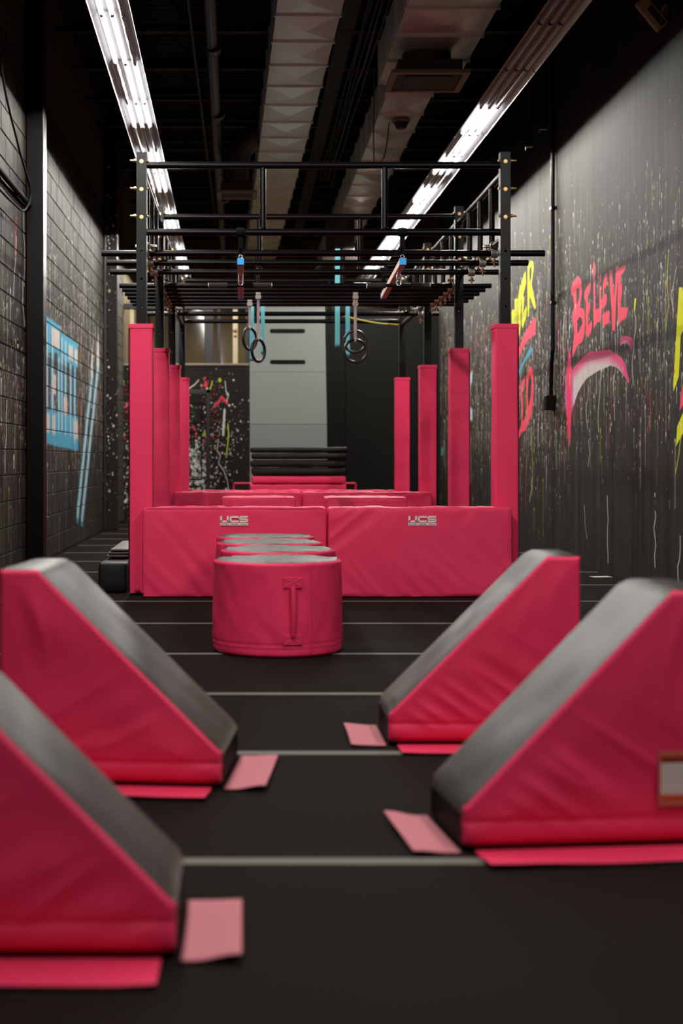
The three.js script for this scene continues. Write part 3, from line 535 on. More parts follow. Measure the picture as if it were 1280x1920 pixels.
for (let i = 0; i < 3; i++) for (const x of SIDE) {
  const a = ROW[i] + POST / 2, b = ROW[i + 1] - POST / 2;
  for (const z of [RAILHI, RAILLO]) mesh('side_rail', tube(V(x, z, a), V(x, z, b), 0.023, 18), M.steel, rig);
  for (let k = 1; k <= 3; k++) { const d = ROW[i] + (ROW[i + 1] - ROW[i]) * (i ? [0.2, 0.46, 0.73][k - 1] : k * 0.2425); mesh('upright', tube(V(x, RAILLO + 0.02, d), V(x, RAILHI - 0.02, d), 0.0215, 16), M.steel, rig); }
}
// hanging bars clamped under the lower side rails
const BARZ = 2.4, BARR = 0.0225;
const collar = (ro, ri, len) => new THREE.LatheGeometry([[ri, -len / 2], [ro - 0.003, -len / 2], [ro, -len / 2 + 0.003], [ro, len / 2 - 0.003], [ro - 0.003, len / 2], [ri, len / 2], [ri, -len / 2]].map(([x, y]) => new THREE.Vector2(x, y)), 18);
const clampGeo = merge([collar(0.034, 0.0242, 0.05).rotateX(Math.PI / 2).translate(0, RAILLO - BARZ, 0), collar(0.034, 0.0235, 0.05).rotateZ(Math.PI / 2), rbox(0.05, 0.02, 0.04, 0.004, 0.0525, 0.052, 0), rbox(0.05, 0.02, 0.04, 0.004, -0.0525, 0.05, 0)]);
const clampBolts = [merge([tube(new THREE.Vector3(0, -0.03, 0.012), new THREE.Vector3(0, -0.1, 0.012), 0.006, 8), new THREE.CylinderGeometry(0.014, 0.014, 0.016, 6).translate(0, -0.055, 0.012), rbox(0.05, 0.012, 0.008, 0.003, 0, -0.068, 0.012)]), tube(new THREE.Vector3(-0.055, 0.05, 0), new THREE.Vector3(-0.055, -0.01, 0.01), 0.006, 8), merge([tube(new THREE.Vector3(0.055, 0.05, 0), new THREE.Vector3(0.055, 0.01, 0.01), 0.006, 8), new THREE.CylinderGeometry(0.013, 0.013, 0.014, 6).translate(0.055, 0.02, 0.006)])];
// bars held under the lower side rails by bolted couplers; they belong to the rig
function hangingBar(name, d, x0, x1, small) {
  const g = mesh(name, tube(new THREE.Vector3(x0, 0, 0), new THREE.Vector3(x1, 0, 0), BARR, 18), M.steel, rig);
  g.position.set(0, BARZ, -d);
  for (const x of [x0, x1]) mesh('end_cap', new THREE.CylinderGeometry(BARR - 0.002, BARR - 0.002, 0.006, 16).rotateZ(Math.PI / 2).translate(x, 0, 0), M.hole, g);
  for (const x of SIDE) {
    const c = mesh('clamp', clampGeo, small ? M.rust : M.zinc, g); c.position.x = x; if (small) c.scale.x = 0.8;
    for (const b of clampBolts) { const w = mesh('wing_bolt', b, M.rust, g); w.position.x = x; if (small) w.scale.x = 0.8; }
  }
}
[[10.31, -1.015, 2.15], [10.81, -1.025, 2.13], [11.34, -1.05, 2.06]].forEach(([d, a, b]) => hangingBar('pull_up_bar', d, a, b, false));
[12.24, 12.53, 12.82, 13.11, 13.4, 13.69].forEach((d, i) => hangingBar('monkey_bar', d, -1.055, 2.1 - i * 0.004, true));
hangingBar('pull_up_bar', 14.62, -0.98, 1.98, false);

// ---------- padded sleeves strapped round the posts ----------
function sleeve(h, seed) {
  const o = 0.08, i = 0.05, r = 0.012;
  const s = new THREE.Shape(); s.moveTo(-o + r, -o); s.lineTo(o - r, -o); s.absarc(o - r, -o + r, r, -Math.PI / 2, 0); s.lineTo(o, o - r); s.absarc(o - r, o - r, r, 0, Math.PI / 2); s.lineTo(-o + r, o); s.absarc(-o + r, o - r, r, Math.PI / 2, Math.PI); s.lineTo(-o, -o + r); s.absarc(-o + r, -o + r, r, Math.PI, Math.PI * 1.5);
  const dense = []; const pts = s.getPoints(4); for (let k = 0; k < pts.length; k++) { const a = pts[k], b = pts[(k + 1) % pts.length], n = a.distanceTo(b) > 0.05 ? 7 : 1; for (let q = 0; q < n; q++) dense.push(a.clone().lerp(b, q / n)); }
  const shape = new THREE.Shape(dense); shape.holes.push(new THREE.Path([[-i, -i], [-i, i], [i, i], [i, -i]].map(([x, y]) => new THREE.Vector2(x, y))));
  const g = new THREE.ExtrudeGeometry(shape, { depth: h, steps: 60, bevelEnabled: false, curveSegments: 4 }).rotateX(-Math.PI / 2);
  const p = g.attributes.position;
  for (let k = 0; k < p.count; k++) {
    const x = p.getX(k), y = p.getY(k), z = p.getZ(k), m = Math.max(Math.abs(x), Math.abs(z));
    if (m < 0.07) continue;
    const top = smooth(y, h - 0.05, h), e = 1 + (0.028 * noise(x * 3, y * 3.2, seed) + 0.02 * slant(x + z, y, 0.3, 0.05, 0.4, seed) * smooth(noise(0, y * 1.7, seed), 0, 0.6) - 0.012 * (Math.abs(y - h * 0.36 - 0.05 * noise(seed, 1, 1)) < 0.02 ? 1 : 0)) * (1 - top) ;
    p.setXYZ(k, x * e, y, z * e);
  }
  return finish(g);
}
const zipGeo = (h) => rbox(0.006, h - 0.04, 0.02, 0.002, -0.084, h / 2, 0.05, 1);
ROW.forEach((d, i) => SIDE.forEach((x, k) => {
  const which = [['front', 'nearest the camera'], ['second', 'behind the front one'], ['third', 'behind the second one'], ['rearmost', 'by the end wall']][i];
  const g = thing('post_pad', `tall pink padded sleeve on the ${which[0]} post beside the ${k ? 'mural' : 'block'} wall`, 'pad', [x, 0.003, -d + 0.0], [0, 0.02, -0.012, 0.015][i] * (k ? -1 : 1), 'pink sleeves on the rig posts');
  const h = [1.835, 1.83, 1.825, 1.83][i];
  mesh('sleeve', sleeve(h, i * 7 + k * 3 + 1).translate(0, 0.012, 0), M.pink, g);
  mesh('top_hem', merge([[0, 0.0815, 0.162, 0.006], [0, -0.0815, 0.162, 0.006], [0.0815, 0, 0.006, 0.162], [-0.0815, 0, 0.006, 0.162]].map(([a, b, w, t]) => rbox(w, 0.03, t, 0.0025, a, h - 0.004, b, 1))), M.pinkFlap, g);
  mesh('closing_strip', zipGeo(h).scale(k ? -1 : 1, 1, 1), M.strapBlack, g);
}));

// ---------- long pink barriers ----------
const barrierFold = (seed, w, h) => (x, y, z, n) => {
  if (Math.abs(n.z) > 0.7) { const low = smooth(0.62 - y / h, 0, 0.6), dir = x < 0 ? 0.7 : 0.85; return 0.0065 * slant(x, y, dir, 0.055, 0.5, seed) * (0.25 + low) + 0.004 * slant(x, y, -0.9, 0.08, 0.3, seed + 8) * smooth(noise(x * 2, y * 2, seed), 0.1, 0.7) + 0.006 * noise(x * 3, y * 4, seed) + 0.002 * slant(x, y, -0.5, 0.09, 0.35, seed + 4) * smooth(y / h, 0.5, 1); }
  if (n.y > 0.7) return 0.006 * noise(x * 9, z * 9, seed + 2) + 0.004 * noise(x * 22, z * 12, seed + 5);
  return 0.003 * noise(z * 8, y * 6, seed);
};
function barrier(label, x0, x1, dFront, depth, h, seed, group) {
  const w = x1 - x0, g = thing('barrier_pad', label, 'barrier', [(x0 + x1) / 2, 0.003, -dFront - depth / 2], 0, group);
  mesh('cover', softBox(w, h, depth, { r: 0.016, cell: 0.018, puff: 0.007, fold: barrierFold(seed, w, h) }), M.pink, g);
  const z = depth / 2 - 0.004;
  mesh('seam_piping', merge([tube(new THREE.Vector3(-w / 2 + 0.006, 0.03, z), new THREE.Vector3(-w / 2 + 0.006, h - 0.02, z), 0.005, 8), tube(new THREE.Vector3(w / 2 - 0.006, 0.03, z), new THREE.Vector3(w / 2 - 0.006, h - 0.02, z), 0.005, 8), tube(new THREE.Vector3(-w / 2 + 0.02, h - 0.006, z), new THREE.Vector3(w / 2 - 0.02, h - 0.006, z), 0.005, 8)]), M.pink, g);
  return g;
}
const b1 = barrier('low pink barrier with white printed mark, standing behind the round steps', -0.676, 0.551, 9.62, 0.15, 0.6, 3, 'front pair of pink barriers');
const b2 = barrier('low pink barrier with white printed mark, on the mural wall side of the front row', 0.567, 1.79, 9.62, 0.15, 0.6, 9, 'front pair of pink barriers');
// white print: three block letters over a bar with a line of small print
const barTex = canvasTex(512, 64, (c) => { c.fillStyle = '#e6d9d8'; c.fillRect(0, 0, 512, 64); const R = rnd(4); c.fillStyle = '#5a3a44'; for (const [a, b] of [[16, 150], [190, 330], [368, 496]]) for (let x = a; x < b; x += 13) c.fillRect(x, 18, 7 + R() * 4, 26); });
M.smallPrint = S({ map: barTex, roughness: 0.6 });
const letterBar = (a, b, c, d) => rbox(c - a, d - b, 0.0024, 0.001, (a + c) / 2, (b + d) / 2, 0, 1);
const U = merge([letterBar(0, 0.008, 0.013, 0.042), letterBar(0.045, 0.008, 0.058, 0.042), letterBar(0.005, 0, 0.053, 0.012), letterBar(0.002, 0.004, 0.016, 0.016), letterBar(0.042, 0.004, 0.056, 0.016)]);
const C = merge([letterBar(0, 0.006, 0.013, 0.036), letterBar(0.006, 0, 0.058, 0.012), letterBar(0.006, 0.03, 0.058, 0.042)]);
const SS = merge([letterBar(0.002, 0, 0.052, 0.011), letterBar(0.006, 0.0155, 0.054, 0.0265), letterBar(0.006, 0.031, 0.058, 0.042), letterBar(0, 0.019, 0.012, 0.038), letterBar(0.047, 0.004, 0.059, 0.023)]);
for (const b of [b1, b2]) {
  const m = mesh('printed_mark', merge([U.clone(), C.clone().translate(0.0645, 0, 0), SS.clone().translate(0.127, 0, 0)]).translate(-0.093, 0, 0), M.white, b);
  m.position.set(b === b1 ? -0.003 : 0.012, 0.502, 0.0865); m.userData.label = 'white block letters UCS';
  const g = new THREE.BoxGeometry(0.188, 0.016, 0.0024); const p = mesh('print_line', g, M.smallPrint, m); p.position.set(0, -0.012, 0);
}
barrier('second row pink barrier, half beside the block wall', -0.672, 0.546, 13.8, 0.15, 0.605, 15, 'second row of pink barriers');
barrier('second row pink barrier, half beside the mural wall', 0.564, 1.8, 13.8, 0.15, 0.605, 21, 'second row of pink barriers');
barrier('rearmost long pink barrier with a wavy top, before the end mats', -0.6, 1.7, 16.1, 0.1, 0.57, 27);
barrier('small pink block on the block wall side between the front and second barriers', -0.19, 0.435, 12.15, 0.4, 0.6, 33, 'small pink blocks');
barrier('small pink block on the mural wall side between the front and second barriers', 0.69, 1.375, 12.15, 0.4, 0.6, 39, 'small pink blocks');

// ---------- round pink steps ----------
function roundStep(label, x, d, seed, turn, handle) {
  const r = 0.31, h = 0.44, g = thing('round_step', label, 'step', [x, 0.003, -d], turn, 'round pink steps in a line');
  const nA = 160, nY = 60, pos = [], idx = [];
  const hem = (y) => (y > 0.055 && y < 0.062 ? -0.003 : y > 0.036 && y < 0.042 ? -0.002 : 0);
  for (let j = 0; j <= nY; j++) for (let i = 0; i < nA; i++) {
    const y = h * j / nY, a = i / nA * Math.PI * 2, edge = Math.min(y, h - y), s = a * r;
    const close = clamp(1 - Math.abs(((a - 4.9 + Math.PI * 3) % (Math.PI * 2)) - Math.PI) * 0.45, 0, 1);
    const f = 0.0095 * slant(s, y, -0.75, 0.045, 0.4, seed) * (0.2 + close) * smooth(h * 0.75 - y, 0, 0.25) + 0.005 * noise(Math.cos(a) * 4, y * 7, Math.sin(a) * 4 + seed) + 0.002 * noise(s * 25, y * 12, seed);
    const rr = r - (edge < 0.012 ? 0.012 - Math.sqrt(Math.max(0, 0.012 ** 2 - (0.012 - edge) ** 2)) : 0) + f * smooth(edge, 0, 0.05) + hem(y);
    pos.push(Math.cos(a) * rr, y, Math.sin(a) * rr);
  }
  for (let j = 0; j < nY; j++) for (let i = 0; i < nA; i++) { const a = j * nA + i, b = j * nA + (i + 1) % nA; idx.push(a, a + nA, b, b, a + nA, b + nA); }
  const body = new THREE.BufferGeometry(); body.setAttribute('position', new THREE.BufferAttribute(new Float32Array(pos), 3)); body.setIndex(idx); body.computeVertexNormals();
  mesh('cover', triplanar(body.toNonIndexed()), M.pink, g);
  const tp = [], ti = []; const nR = 18;
  for (let j = 0; j <= nR; j++) for (let i = 0; i < 96; i++) {
    const q = j / nR, a = i / 96 * Math.PI * 2, rr = (r - 0.002) * q, e = smooth(q, 0.8, 0.97), y = h - 0.003 + 0.012 * Math.sqrt(Math.max(0, 1 - q * q)) + 0.003 * noise(Math.cos(a) * rr * 14, Math.sin(a) * rr * 14, seed) * (1 - e) + 0.005 * e * noise(a * 9, 1, seed) * (q < 1 ? 1 : 0) - (q > 0.99 ? 0.012 : 0);
    tp.push(Math.cos(a) * rr, y, Math.sin(a) * rr);
  }
  for (let j = 0; j < nR; j++) for (let i = 0; i < 96; i++) { const a = j * 96 + i, b = j * 96 + (i + 1) % 96; ti.push(a, b, a + 96, b, b + 96, a + 96); }
  const top = new THREE.BufferGeometry(); top.setAttribute('position', new THREE.BufferAttribute(new Float32Array(tp), 3)); top.setIndex(ti); top.computeVertexNormals();
  mesh('top_cover', triplanar(top.toNonIndexed()), M.greyTop, g).userData.label = 'grey vinyl top';
  const at = (a, y, out) => new THREE.Vector3(Math.cos(a) * (r + out), y, Math.sin(a) * (r + out));
  mesh('zip_flap', tube(at(1.07, 0.02, 0.002), at(1.07, h - 0.02, 0.002), 0.004, 8), M.pink, g);
  if (handle) {
    // webbing handle stitched on with two crossed patches
    const strip = []; for (let k = 0; k <= 16; k++) { const y = 0.1 + 0.24 * k / 16, out = 0.004 + 0.012 * Math.sin(Math.PI * k / 16); strip.push(at(1.36, y, out)); }
    const hg = mesh('handle', new THREE.TubeGeometry(new THREE.CatmullRomCurve3(strip), 24, 0.014, 8).scale(1, 1, 1), M.pink, g); hg.userData.label = 'pink webbing handle';
    for (const y of [0.085, 0.35]) { const p = at(1.36, y, 0.003), pt = mesh('handle_patch', merge([rbox(0.09, 0.05, 0.006, 0.002), rbox(0.09, 0.006, 0.009, 0.002, 0, 0, 0).rotateZ(0.45), rbox(0.09, 0.006, 0.009, 0.002).rotateZ(-0.45)]), M.pink, hg); pt.position.copy(p); pt.rotation.y = Math.PI / 2 - 1.36; }
  }
  return g;
}
roundStep('nearest of four round pink steps, with a webbing handle on its side', 0.163, 7.0, 2, 0, true);
roundStep('second of four round pink steps, just behind the one with the handle', 0.184, 7.78, 12, 0.9, false);
roundStep('third of four round pink steps, counted from the front', 0.15, 8.46, 22, 2.2, false);
roundStep('last of four round pink steps, standing against the barrier', 0.135, 9.11, 32, 3.9, false);

// ---------- angled wedges ----------
// profile in x (away from the nose) and y: low upright nose, 45 degree slope, short flat top, upright back
const WL = 0.62, WN = 0.102, WH = 0.612, WT = 0.107;
const wTop = (x) => Math.min(WN + x * (WH - WN) / (WL - WT), WH);
function wedgeFace(seed, bottom = 0.008) {     // one pink side, edges rolled over, hem along the bottom
  const nx = 70, ny = 56, r = 0.014, pos = [], idx = [];
  const xs = [0, 0.004, 0.009, 0.014]; for (let i = 1; i <= nx; i++) xs.push(0.014 + (WL - 0.028) * i / nx); xs.push(WL - 0.009, WL - 0.004, WL);
  const ts = [0, 0.3, 0.65, 1];
  for (const x of xs) { const T = wTop(x), rows = [...ts.map((t) => bottom + t * r)]; for (let j = 1; j <= ny; j++) rows.push(bottom + r + (T - bottom - 2 * r) * j / ny); rows.push(T - 0.65 * r, T - 0.3 * r, T);
    for (const y of rows) {
      const slope = (WN + x - y) / Math.SQRT2, e = Math.min(x, WL - x, WH - y, slope, y - bottom), c = clamp(e, 0, r), roll = r - Math.sqrt(Math.max(0, r * r - (r - c) ** 2));
      const inner = smooth(e, 0, 0.12);
      const f = 0.007 * slant(x, y, 0.95, 0.05, 0.45, seed) * smooth(0.34 - y, -0.1, 0.3) * inner + 0.008 * slant(x, y, -0.25, 0.07, 0.3, seed + 3) * smooth(y, 0.25, 0.55) * smooth(x, 0.3, 0.55) * inner + 0.005 * noise(x * 6, y * 6, seed) * inner + 0.006 * inner
        - 0.004 * Math.exp(-(((y - 0.072) / 0.006) ** 2)) + 0.004 * Math.exp(-(((y - 0.045) / 0.016) ** 2)) - 0.01 * smooth(0.03 - y, 0, 0.016);
      pos.push(x, y, -roll + f);
    } }
  const R = ts.length + ny + 3;
  for (let i = 0; i + 1 < xs.length; i++) for (let j = 0; j + 1 < R; j++) { const a = i * R + j, b = a + R; idx.push(a, b, a + 1, b, b + 1, a + 1); }
  const g = new THREE.BufferGeometry(); g.setAttribute('position', new THREE.BufferAttribute(new Float32Array(pos), 3)); g.setIndex(idx); g.computeVertexNormals();
  return triplanar(g.toNonIndexed());
}
function wedgeBand(thick, seed) {              // black vinyl over slope, top and back
  const P = [[0, WN - 0.016], [0, WN - 0.012], [0.003, WN - 0.003], [0.009, WN + 0.009]]; const x1 = WL - WT;
  for (let k = 1; k <= 40; k++) { const x = 0.012 + (x1 - 0.03) * k / 40; P.push([x, wTop(x)]); }
  P.push([x1 - 0.006, WH - 0.009], [x1 + 0.006, WH - 0.002], [x1 + 0.02, WH], [WL - 0.05, WH], [WL - 0.012, WH], [WL - 0.003, WH - 0.003], [WL, WH - 0.012], [WL, 0.4], [WL, 0.2], [WL, 0.006]);
  const nz = 24, pos = [], idx = [], n = P.length;
  for (let i = 0; i < n; i++) for (let j = 0; j <= nz; j++) {
    const [x, y] = P[i], z = -thick * j / nz, b = Math.sqrt(Math.max(0, 1 - (2 * j / nz - 1) ** 2)), onSlope = x > 0.01 && x < x1 && y > 0.05, onTop = y > WH - 0.002;
    const f = (onSlope || onTop) ? (0.006 * b + 0.004 * noise(x * 9, z * 9, seed) * b) : 0;
    pos.push(x - (onSlope ? f * 0.7 : 0), y + (onSlope ? f * 0.7 : f), z);
  }
  for (let i = 0; i + 1 < n; i++) for (let j = 0; j < nz; j++) { const a = i * (nz + 1) + j, b = a + nz + 1; idx.push(a, b, a + 1, b, b + 1, a + 1); }
  const g = new THREE.BufferGeometry(); g.setAttribute('position', new THREE.BufferAttribute(new Float32Array(pos), 3)); g.setIndex(idx); g.computeVertexNormals();
  return triplanar(g.toNonIndexed());
}
function flap(w, d, curl, seed) {              // thin vinyl strip lying on the floor, its outer edge lifting
  const nx = 24, nz = 12; let g = new THREE.BoxGeometry(w, 0.004, d, nx, 1, nz); const p = g.attributes.position;
  for (let i = 0; i < p.count; i++) { const x = p.getX(i), z = p.getZ(i); p.setY(i, p.getY(i) + 0.0035 + curl * Math.max(0, noise(x * 5, z * 5, seed) * 0.5 + 0.5) * smooth(z / d + 0.5, 0.2, 1)); }
  return finish(g);
}
function wedge(label, x, d, thick, turn, flip, seed, tag) {
  const g = thing('wedge_step', label, 'wedge', [x, 0.002, -d], turn, 'angled pink wedges');
  const side = flip ? -1 : 1, F = (geo) => { if (flip) { geo.scale(-1, 1, 1); const q = geo.attributes.position, u = geo.attributes.uv, m = geo.attributes.normal; for (const a of [q, u, m]) for (let i = 0; i < a.count; i += 3) for (let c = 0; c < a.itemSize; c++) { const t = a.getComponent(i + 1, c); a.setComponent(i + 1, c, a.getComponent(i + 2, c)); a.setComponent(i + 2, c, t); } } return geo; };
  mesh('side_panel', F(wedgeFace(seed)), M.pink, g);
  const back = mesh('side_panel', F(wedgeFace(seed + 50)), M.pink, g); back.scale.z = -1; back.position.z = -thick;
  mesh('slope_cover', F(wedgeBand(thick - 0.02, seed).translate(0, 0, -0.01)), M.black, g).userData.label = 'dusty black vinyl slope';
  mesh('nose_panel', F(triplanar(clean(rbox(0.02, WN - 0.018, thick - 0.024, 0.006, 0.0102, (WN - 0.018) / 2 + 0.003, -thick / 2)))), M.nose, g).userData.label = 'plain black nose';
  const fl = mesh('floor_flap', flap(WL - 0.03, 0.14, 0.012, seed), M.pinkFlap, g); fl.position.set(side * (WL / 2 + 0.012), 0, 0.072); fl.userData.label = 'pink flap lying along the floor';
  const en = mesh('end_flap', flap(thick, 0.112, 0.018, seed + 8).rotateY(-Math.PI / 2 * side), M.velcro, g); en.position.set(side * -0.066, 0, -thick / 2 + 0.01); en.userData.label = 'pale pink end flap on the floor';
  if (tag) {
    const t = mesh('warning_label', new THREE.BoxGeometry(0.13, 0.128, 0.002), M.label, g); t.position.set(0.535, 0.165, 0.0115);
    t.userData.label = 'white warning label with orange bands';
  }
  return g;
}
M.label = S({ roughness: 0.5, map: canvasTex(512, 512, (c) => {
  c.fillStyle = '#b8604a'; c.fillRect(0, 0, 512, 512); c.fillStyle = '#7a2408'; c.fillRect(30, 45, 460, 52); c.fillStyle = '#d8d4d0'; c.fillRect(24, 104, 470, 300); c.fillStyle = '#c04a10'; c.fillRect(30, 412, 460, 46);
  c.fillStyle = '#8a8686'; const R = rnd(8); for (let y = 124; y < 330; y += 16) for (let x = 40; x < 470;) { const w = 10 + R() * 34; c.fillRect(x, y, w, 6); x += w + 8; } c.fillStyle = '#b89088'; for (let y = 346; y < 396; y += 16) c.fillRect(40, y, 300 + R() * 120, 6);
}) });
wedge('big pink wedge with black slope and an orange-banded warning label on its side', 0.517, 3.39, 0.35, 0.1, false, 5, true);
wedge('pink wedge on the mural wall side, standing behind the labelled one', 0.468, 4.65, 0.35, 0.0, false, 15, false);
wedge('pink wedge beside the round steps on the block wall side', -0.063, 4.04, 0.45, -0.1, true, 25, false).scale.x = 1.03;
wedge('closest pink wedge at the bottom, with a square pale flap beside its nose', -0.126, 2.66, 0.36, 0.0, true, 35, false);
// ---------- gear hanging from the rig ----------
// squared timbers hung level from the front and second crossbars, with a handle bar under each
function hangingBeam(label, x0, x1) {
  const z = 2.278, d0 = 9.84, d1 = 11.99, len = Math.hypot(d1 - d0, x1 - x0), g = thing('hanging_beam', label, 'beam', [(x0 + x1) / 2, z, -(d0 + d1) / 2], Math.atan2(-(x1 - x0), d1 - d0), 'hanging wooden beams');
  mesh('timber', rbox(0.043, 0.043, len, 0.003), M.wood, g);
  mesh('end_cap', rbox(0.0465, 0.0465, 0.05, 0.002, 0, 0, len / 2 - 0.024), M.blue, g).userData.label = 'bright blue taped end';
  mesh('end_cap', rbox(0.0465, 0.0465, 0.05, 0.002, 0, 0, -len / 2 + 0.024), M.blueDark, g).userData.label = 'dark blue taped end';
  for (const s of [1, -1]) {
    const zz = s * (len / 2 - 0.05), up = 2.485 - z;
    const st = mesh('strap', merge([box(0.034, 0.11, 0.004, 0, up - 0.085, zz), box(0.022, 0.05, 0.004, 0, 0.075, zz), new THREE.TorusGeometry(0.0275, 0.0035, 6, 24).rotateY(Math.PI / 2).scale(9.5, 1, 1).translate(0, up, zz)]), M.strapBlack, g);
    mesh('eye', merge([new THREE.TorusGeometry(0.012, 0.003, 8, 16).translate(0, 0.04, zz), tube(new THREE.Vector3(0, 0.02, zz), new THREE.Vector3(0, 0.032, zz), 0.004, 8)]), M.chrome, st);
  }
  const cz = len / 2 - 0.38;
  mesh('eye_bolt', merge([new THREE.TorusGeometry(0.011, 0.003, 8, 16).translate(0, -0.033, cz)]), M.chrome, g);
  const link = new THREE.Shape(); link.absarc(0, 0.024, 0.016, 0, Math.PI); link.absarc(0, -0.024, 0.016, Math.PI, Math.PI * 2);
  const loop = new THREE.CatmullRomCurve3(link.getPoints(10).map((p) => new THREE.Vector3(p.x, p.y - 0.078, cz)), true);
  mesh('carabiner', merge([new THREE.TubeGeometry(loop, 48, 0.0036, 8, true), tube(new THREE.Vector3(0.016, -0.066, cz), new THREE.Vector3(0.016, -0.09, cz), 0.0055, 8)]), M.chrome, g);
  return [(x0 + x1) / 2, z, cz, g.rotation.y];
}
function handleBar(label, x, d, half, y) {
  const g = thing('handle_bar', label, 'handle', [x, y, -d], 0, 'handle bars under the beams');
  mesh('bar', tube(new THREE.Vector3(-half, 0, 0), new THREE.Vector3(half, 0, 0), 0.012, 14), M.steel, g);
  for (const s of [-1, 1]) { mesh('grip', tube(new THREE.Vector3(s * (half - 0.003), 0, 0), new THREE.Vector3(s * (half - 0.135), 0, 0), 0.0195, 18), M.grip, g); mesh('end_cap', new THREE.CylinderGeometry(0.02, 0.02, 0.006, 16).rotateZ(Math.PI / 2).translate(s * half, 0, 0), M.zinc, g); }
  mesh('hook', new THREE.TorusGeometry(0.016, 0.003, 8, 20).translate(0, 0.0175, 0), M.chrome, g);
}
hangingBeam('wooden beam with blue taped ends hanging over the round steps', -0.022, -0.025);
hangingBeam('wooden beam with blue taped ends slung slightly askew near the mural wall', 1.087, 1.16);
handleBar('black handle bar with two grips hung under the beam above the round steps', -0.026, 10.27, 0.225, 2.165);
handleBar('black handle bar with two grips hung under the askew beam', 1.102, 10.27, 0.225, 2.165);
// gymnastic rings on webbing straps
function ring(label, x, d, z, yaw) {
  const g = thing('gymnastic_ring', label, 'ring', [x, z, -d], yaw, 'gymnastic rings under the monkey bars');
  mesh('ring', new THREE.TorusGeometry(0.1, 0.0135, 14, 48), M.rubber, g);
  const up = BARZ - z;
  const st = new THREE.Group(); st.name = 'strap'; g.add(st);
  st.rotation.y = -yaw;
  mesh('webbing', merge([box(0.024, up - 0.155, 0.003, 0, 0.115 + (up - 0.155) / 2, 0.004), box(0.024, up - 0.155, 0.003, 0, 0.115 + (up - 0.155) / 2, -0.004), new THREE.TorusGeometry(0.0255, 0.002, 6, 24).rotateY(Math.PI / 2).scale(12, 1, 1).translate(0, up, 0), box(0.05, 0.03, 0.003, 0, up - 0.034, 0.026)]), M.webbing, st);
  mesh('sling', new THREE.TorusGeometry(0.017, 0.004, 6, 20).rotateY(Math.PI / 2).scale(3, 1.1, 1.1).translate(0, 0.1, 0), M.webbing, st);
  mesh('buckle', merge([rbox(0.03, 0.028, 0.016, 0.003, 0, 0.135, 0), rbox(0.034, 0.008, 0.02, 0.003, 0, 0.15, 0)]), M.zinc, st);
}
ring('turned black ring hanging lower, in front of the grey panel', 0.128, 12.82, 1.894, 0.95);
ring('turned black ring hanging higher, before the glazed opening', 0.055, 13.4, 2.045, 0.9);
ring('lower black ring seen face-on against the black wall', 0.992, 12.82, 1.888, 0.1);
ring('higher black ring seen face-on against the black wall', 1.035, 13.4, 2.02, -0.1);
// turquoise rubber loops over the third top crossbar
function loopBand(label, x, bottom, w, bar = LOWBAR) {
  const top = bar + 0.027, h = top - bottom, half = 0.027, t = 0.005, s = new THREE.Shape(), o = new THREE.Path();
  s.moveTo(half + t, -0.027); s.absarc(0, -0.027, half + t, 0, Math.PI); s.lineTo(-half - t, -h + 0.03); s.absarc(0, -h + 0.03, half + t, Math.PI, Math.PI * 2);
  o.moveTo(half, -0.027); o.absarc(0, -0.027, half, 0, Math.PI); o.lineTo(-half, -h + 0.03); o.absarc(0, -h + 0.03, half, Math.PI, Math.PI * 2); s.holes.push(o);
  const g = new THREE.ExtrudeGeometry(s, { depth: w, bevelEnabled: true, bevelSize: 0.0012, bevelThickness: 0.0012, bevelSegments: 1, curveSegments: 10 }).translate(0, 0, -w / 2).rotateY(Math.PI / 2);
  const m = mesh('resistance_band', g, M.band); m.position.set(x, top, -ROW[2]);
  m.userData = { label, category: 'band', group: 'turquoise bands on the third crossbar' };
}
loopBand('longer turquoise band looped by the grey panel', 0.078, 1.885, 0.04);
loopBand('shorter turquoise band looped by the grey panel', 0.185, 1.95, 0.034);
loopBand('shorter turquoise band looped beside the face-on rings', 0.912, 2.02, 0.04, TOPBAR);
loopBand('longer turquoise band looped beside the face-on rings', 0.924 + 0.089, 1.925, 0.036);
const cord = mesh('yellow_cord', bend([V(1.1, 2.55, 16.29), V(1.3, 2.5, 16.26), V(1.5, 2.46, 16.24), V(1.74, 2.44, 16.23)], 0.008, 40, 8), M.yellow);
cord.userData = { label: 'thin yellow cord drooping along the rearmost crossbar', category: 'cord' };

// ---------- mats and panels at the far end ----------
function mat(label, name, x0, x1, dFront, depth, y, h, m, seed, group) {
  const g = thing(name, label, 'mat', [(x0 + x1) / 2, y, -dFront - depth / 2], 0, group);
  mesh('cover', softBox(x1 - x0, h, depth, { r: Math.min(0.02, h * 0.3), cell: 0.05, puff: 0.004, fold: (x, yy, z, n) => 0.003 * noise(x * 6, z * 6 + yy * 8, seed) + 0.002 * slant(x, yy * 2, 0.8, 0.06, 0.4, seed) }), m, g);
  return g;
}
mat('thick pink mat at the bottom of the end stack', 'gym_mat', 0.075, 1.253, 17.6, 1.15, 0.003, 0.612, M.pink, 3);
mat('thin pink mat lying on the thick pink one', 'gym_mat', 0.1, 1.243, 17.6, 1.15, 0.626, 0.088, M.pink, 6);
[[0.1, 1.25, 0.727, 0.084], [0.085, 1.262, 0.824, 0.085], [0.1, 1.262, 0.922, 0.072], [0.085, 1.275, 1.006, 0.062]].forEach(([a, b, y, h], i) => mat(`black vinyl mat, ${['lowest', 'second', 'third', 'topmost'][i]} of four stacked on the pink mats`, 'gym_mat', a, b, 17.6 + (i % 2) * 0.03, 1.12, y, h, M.blackMat, 9 + i, 'black mats stacked at the end'));
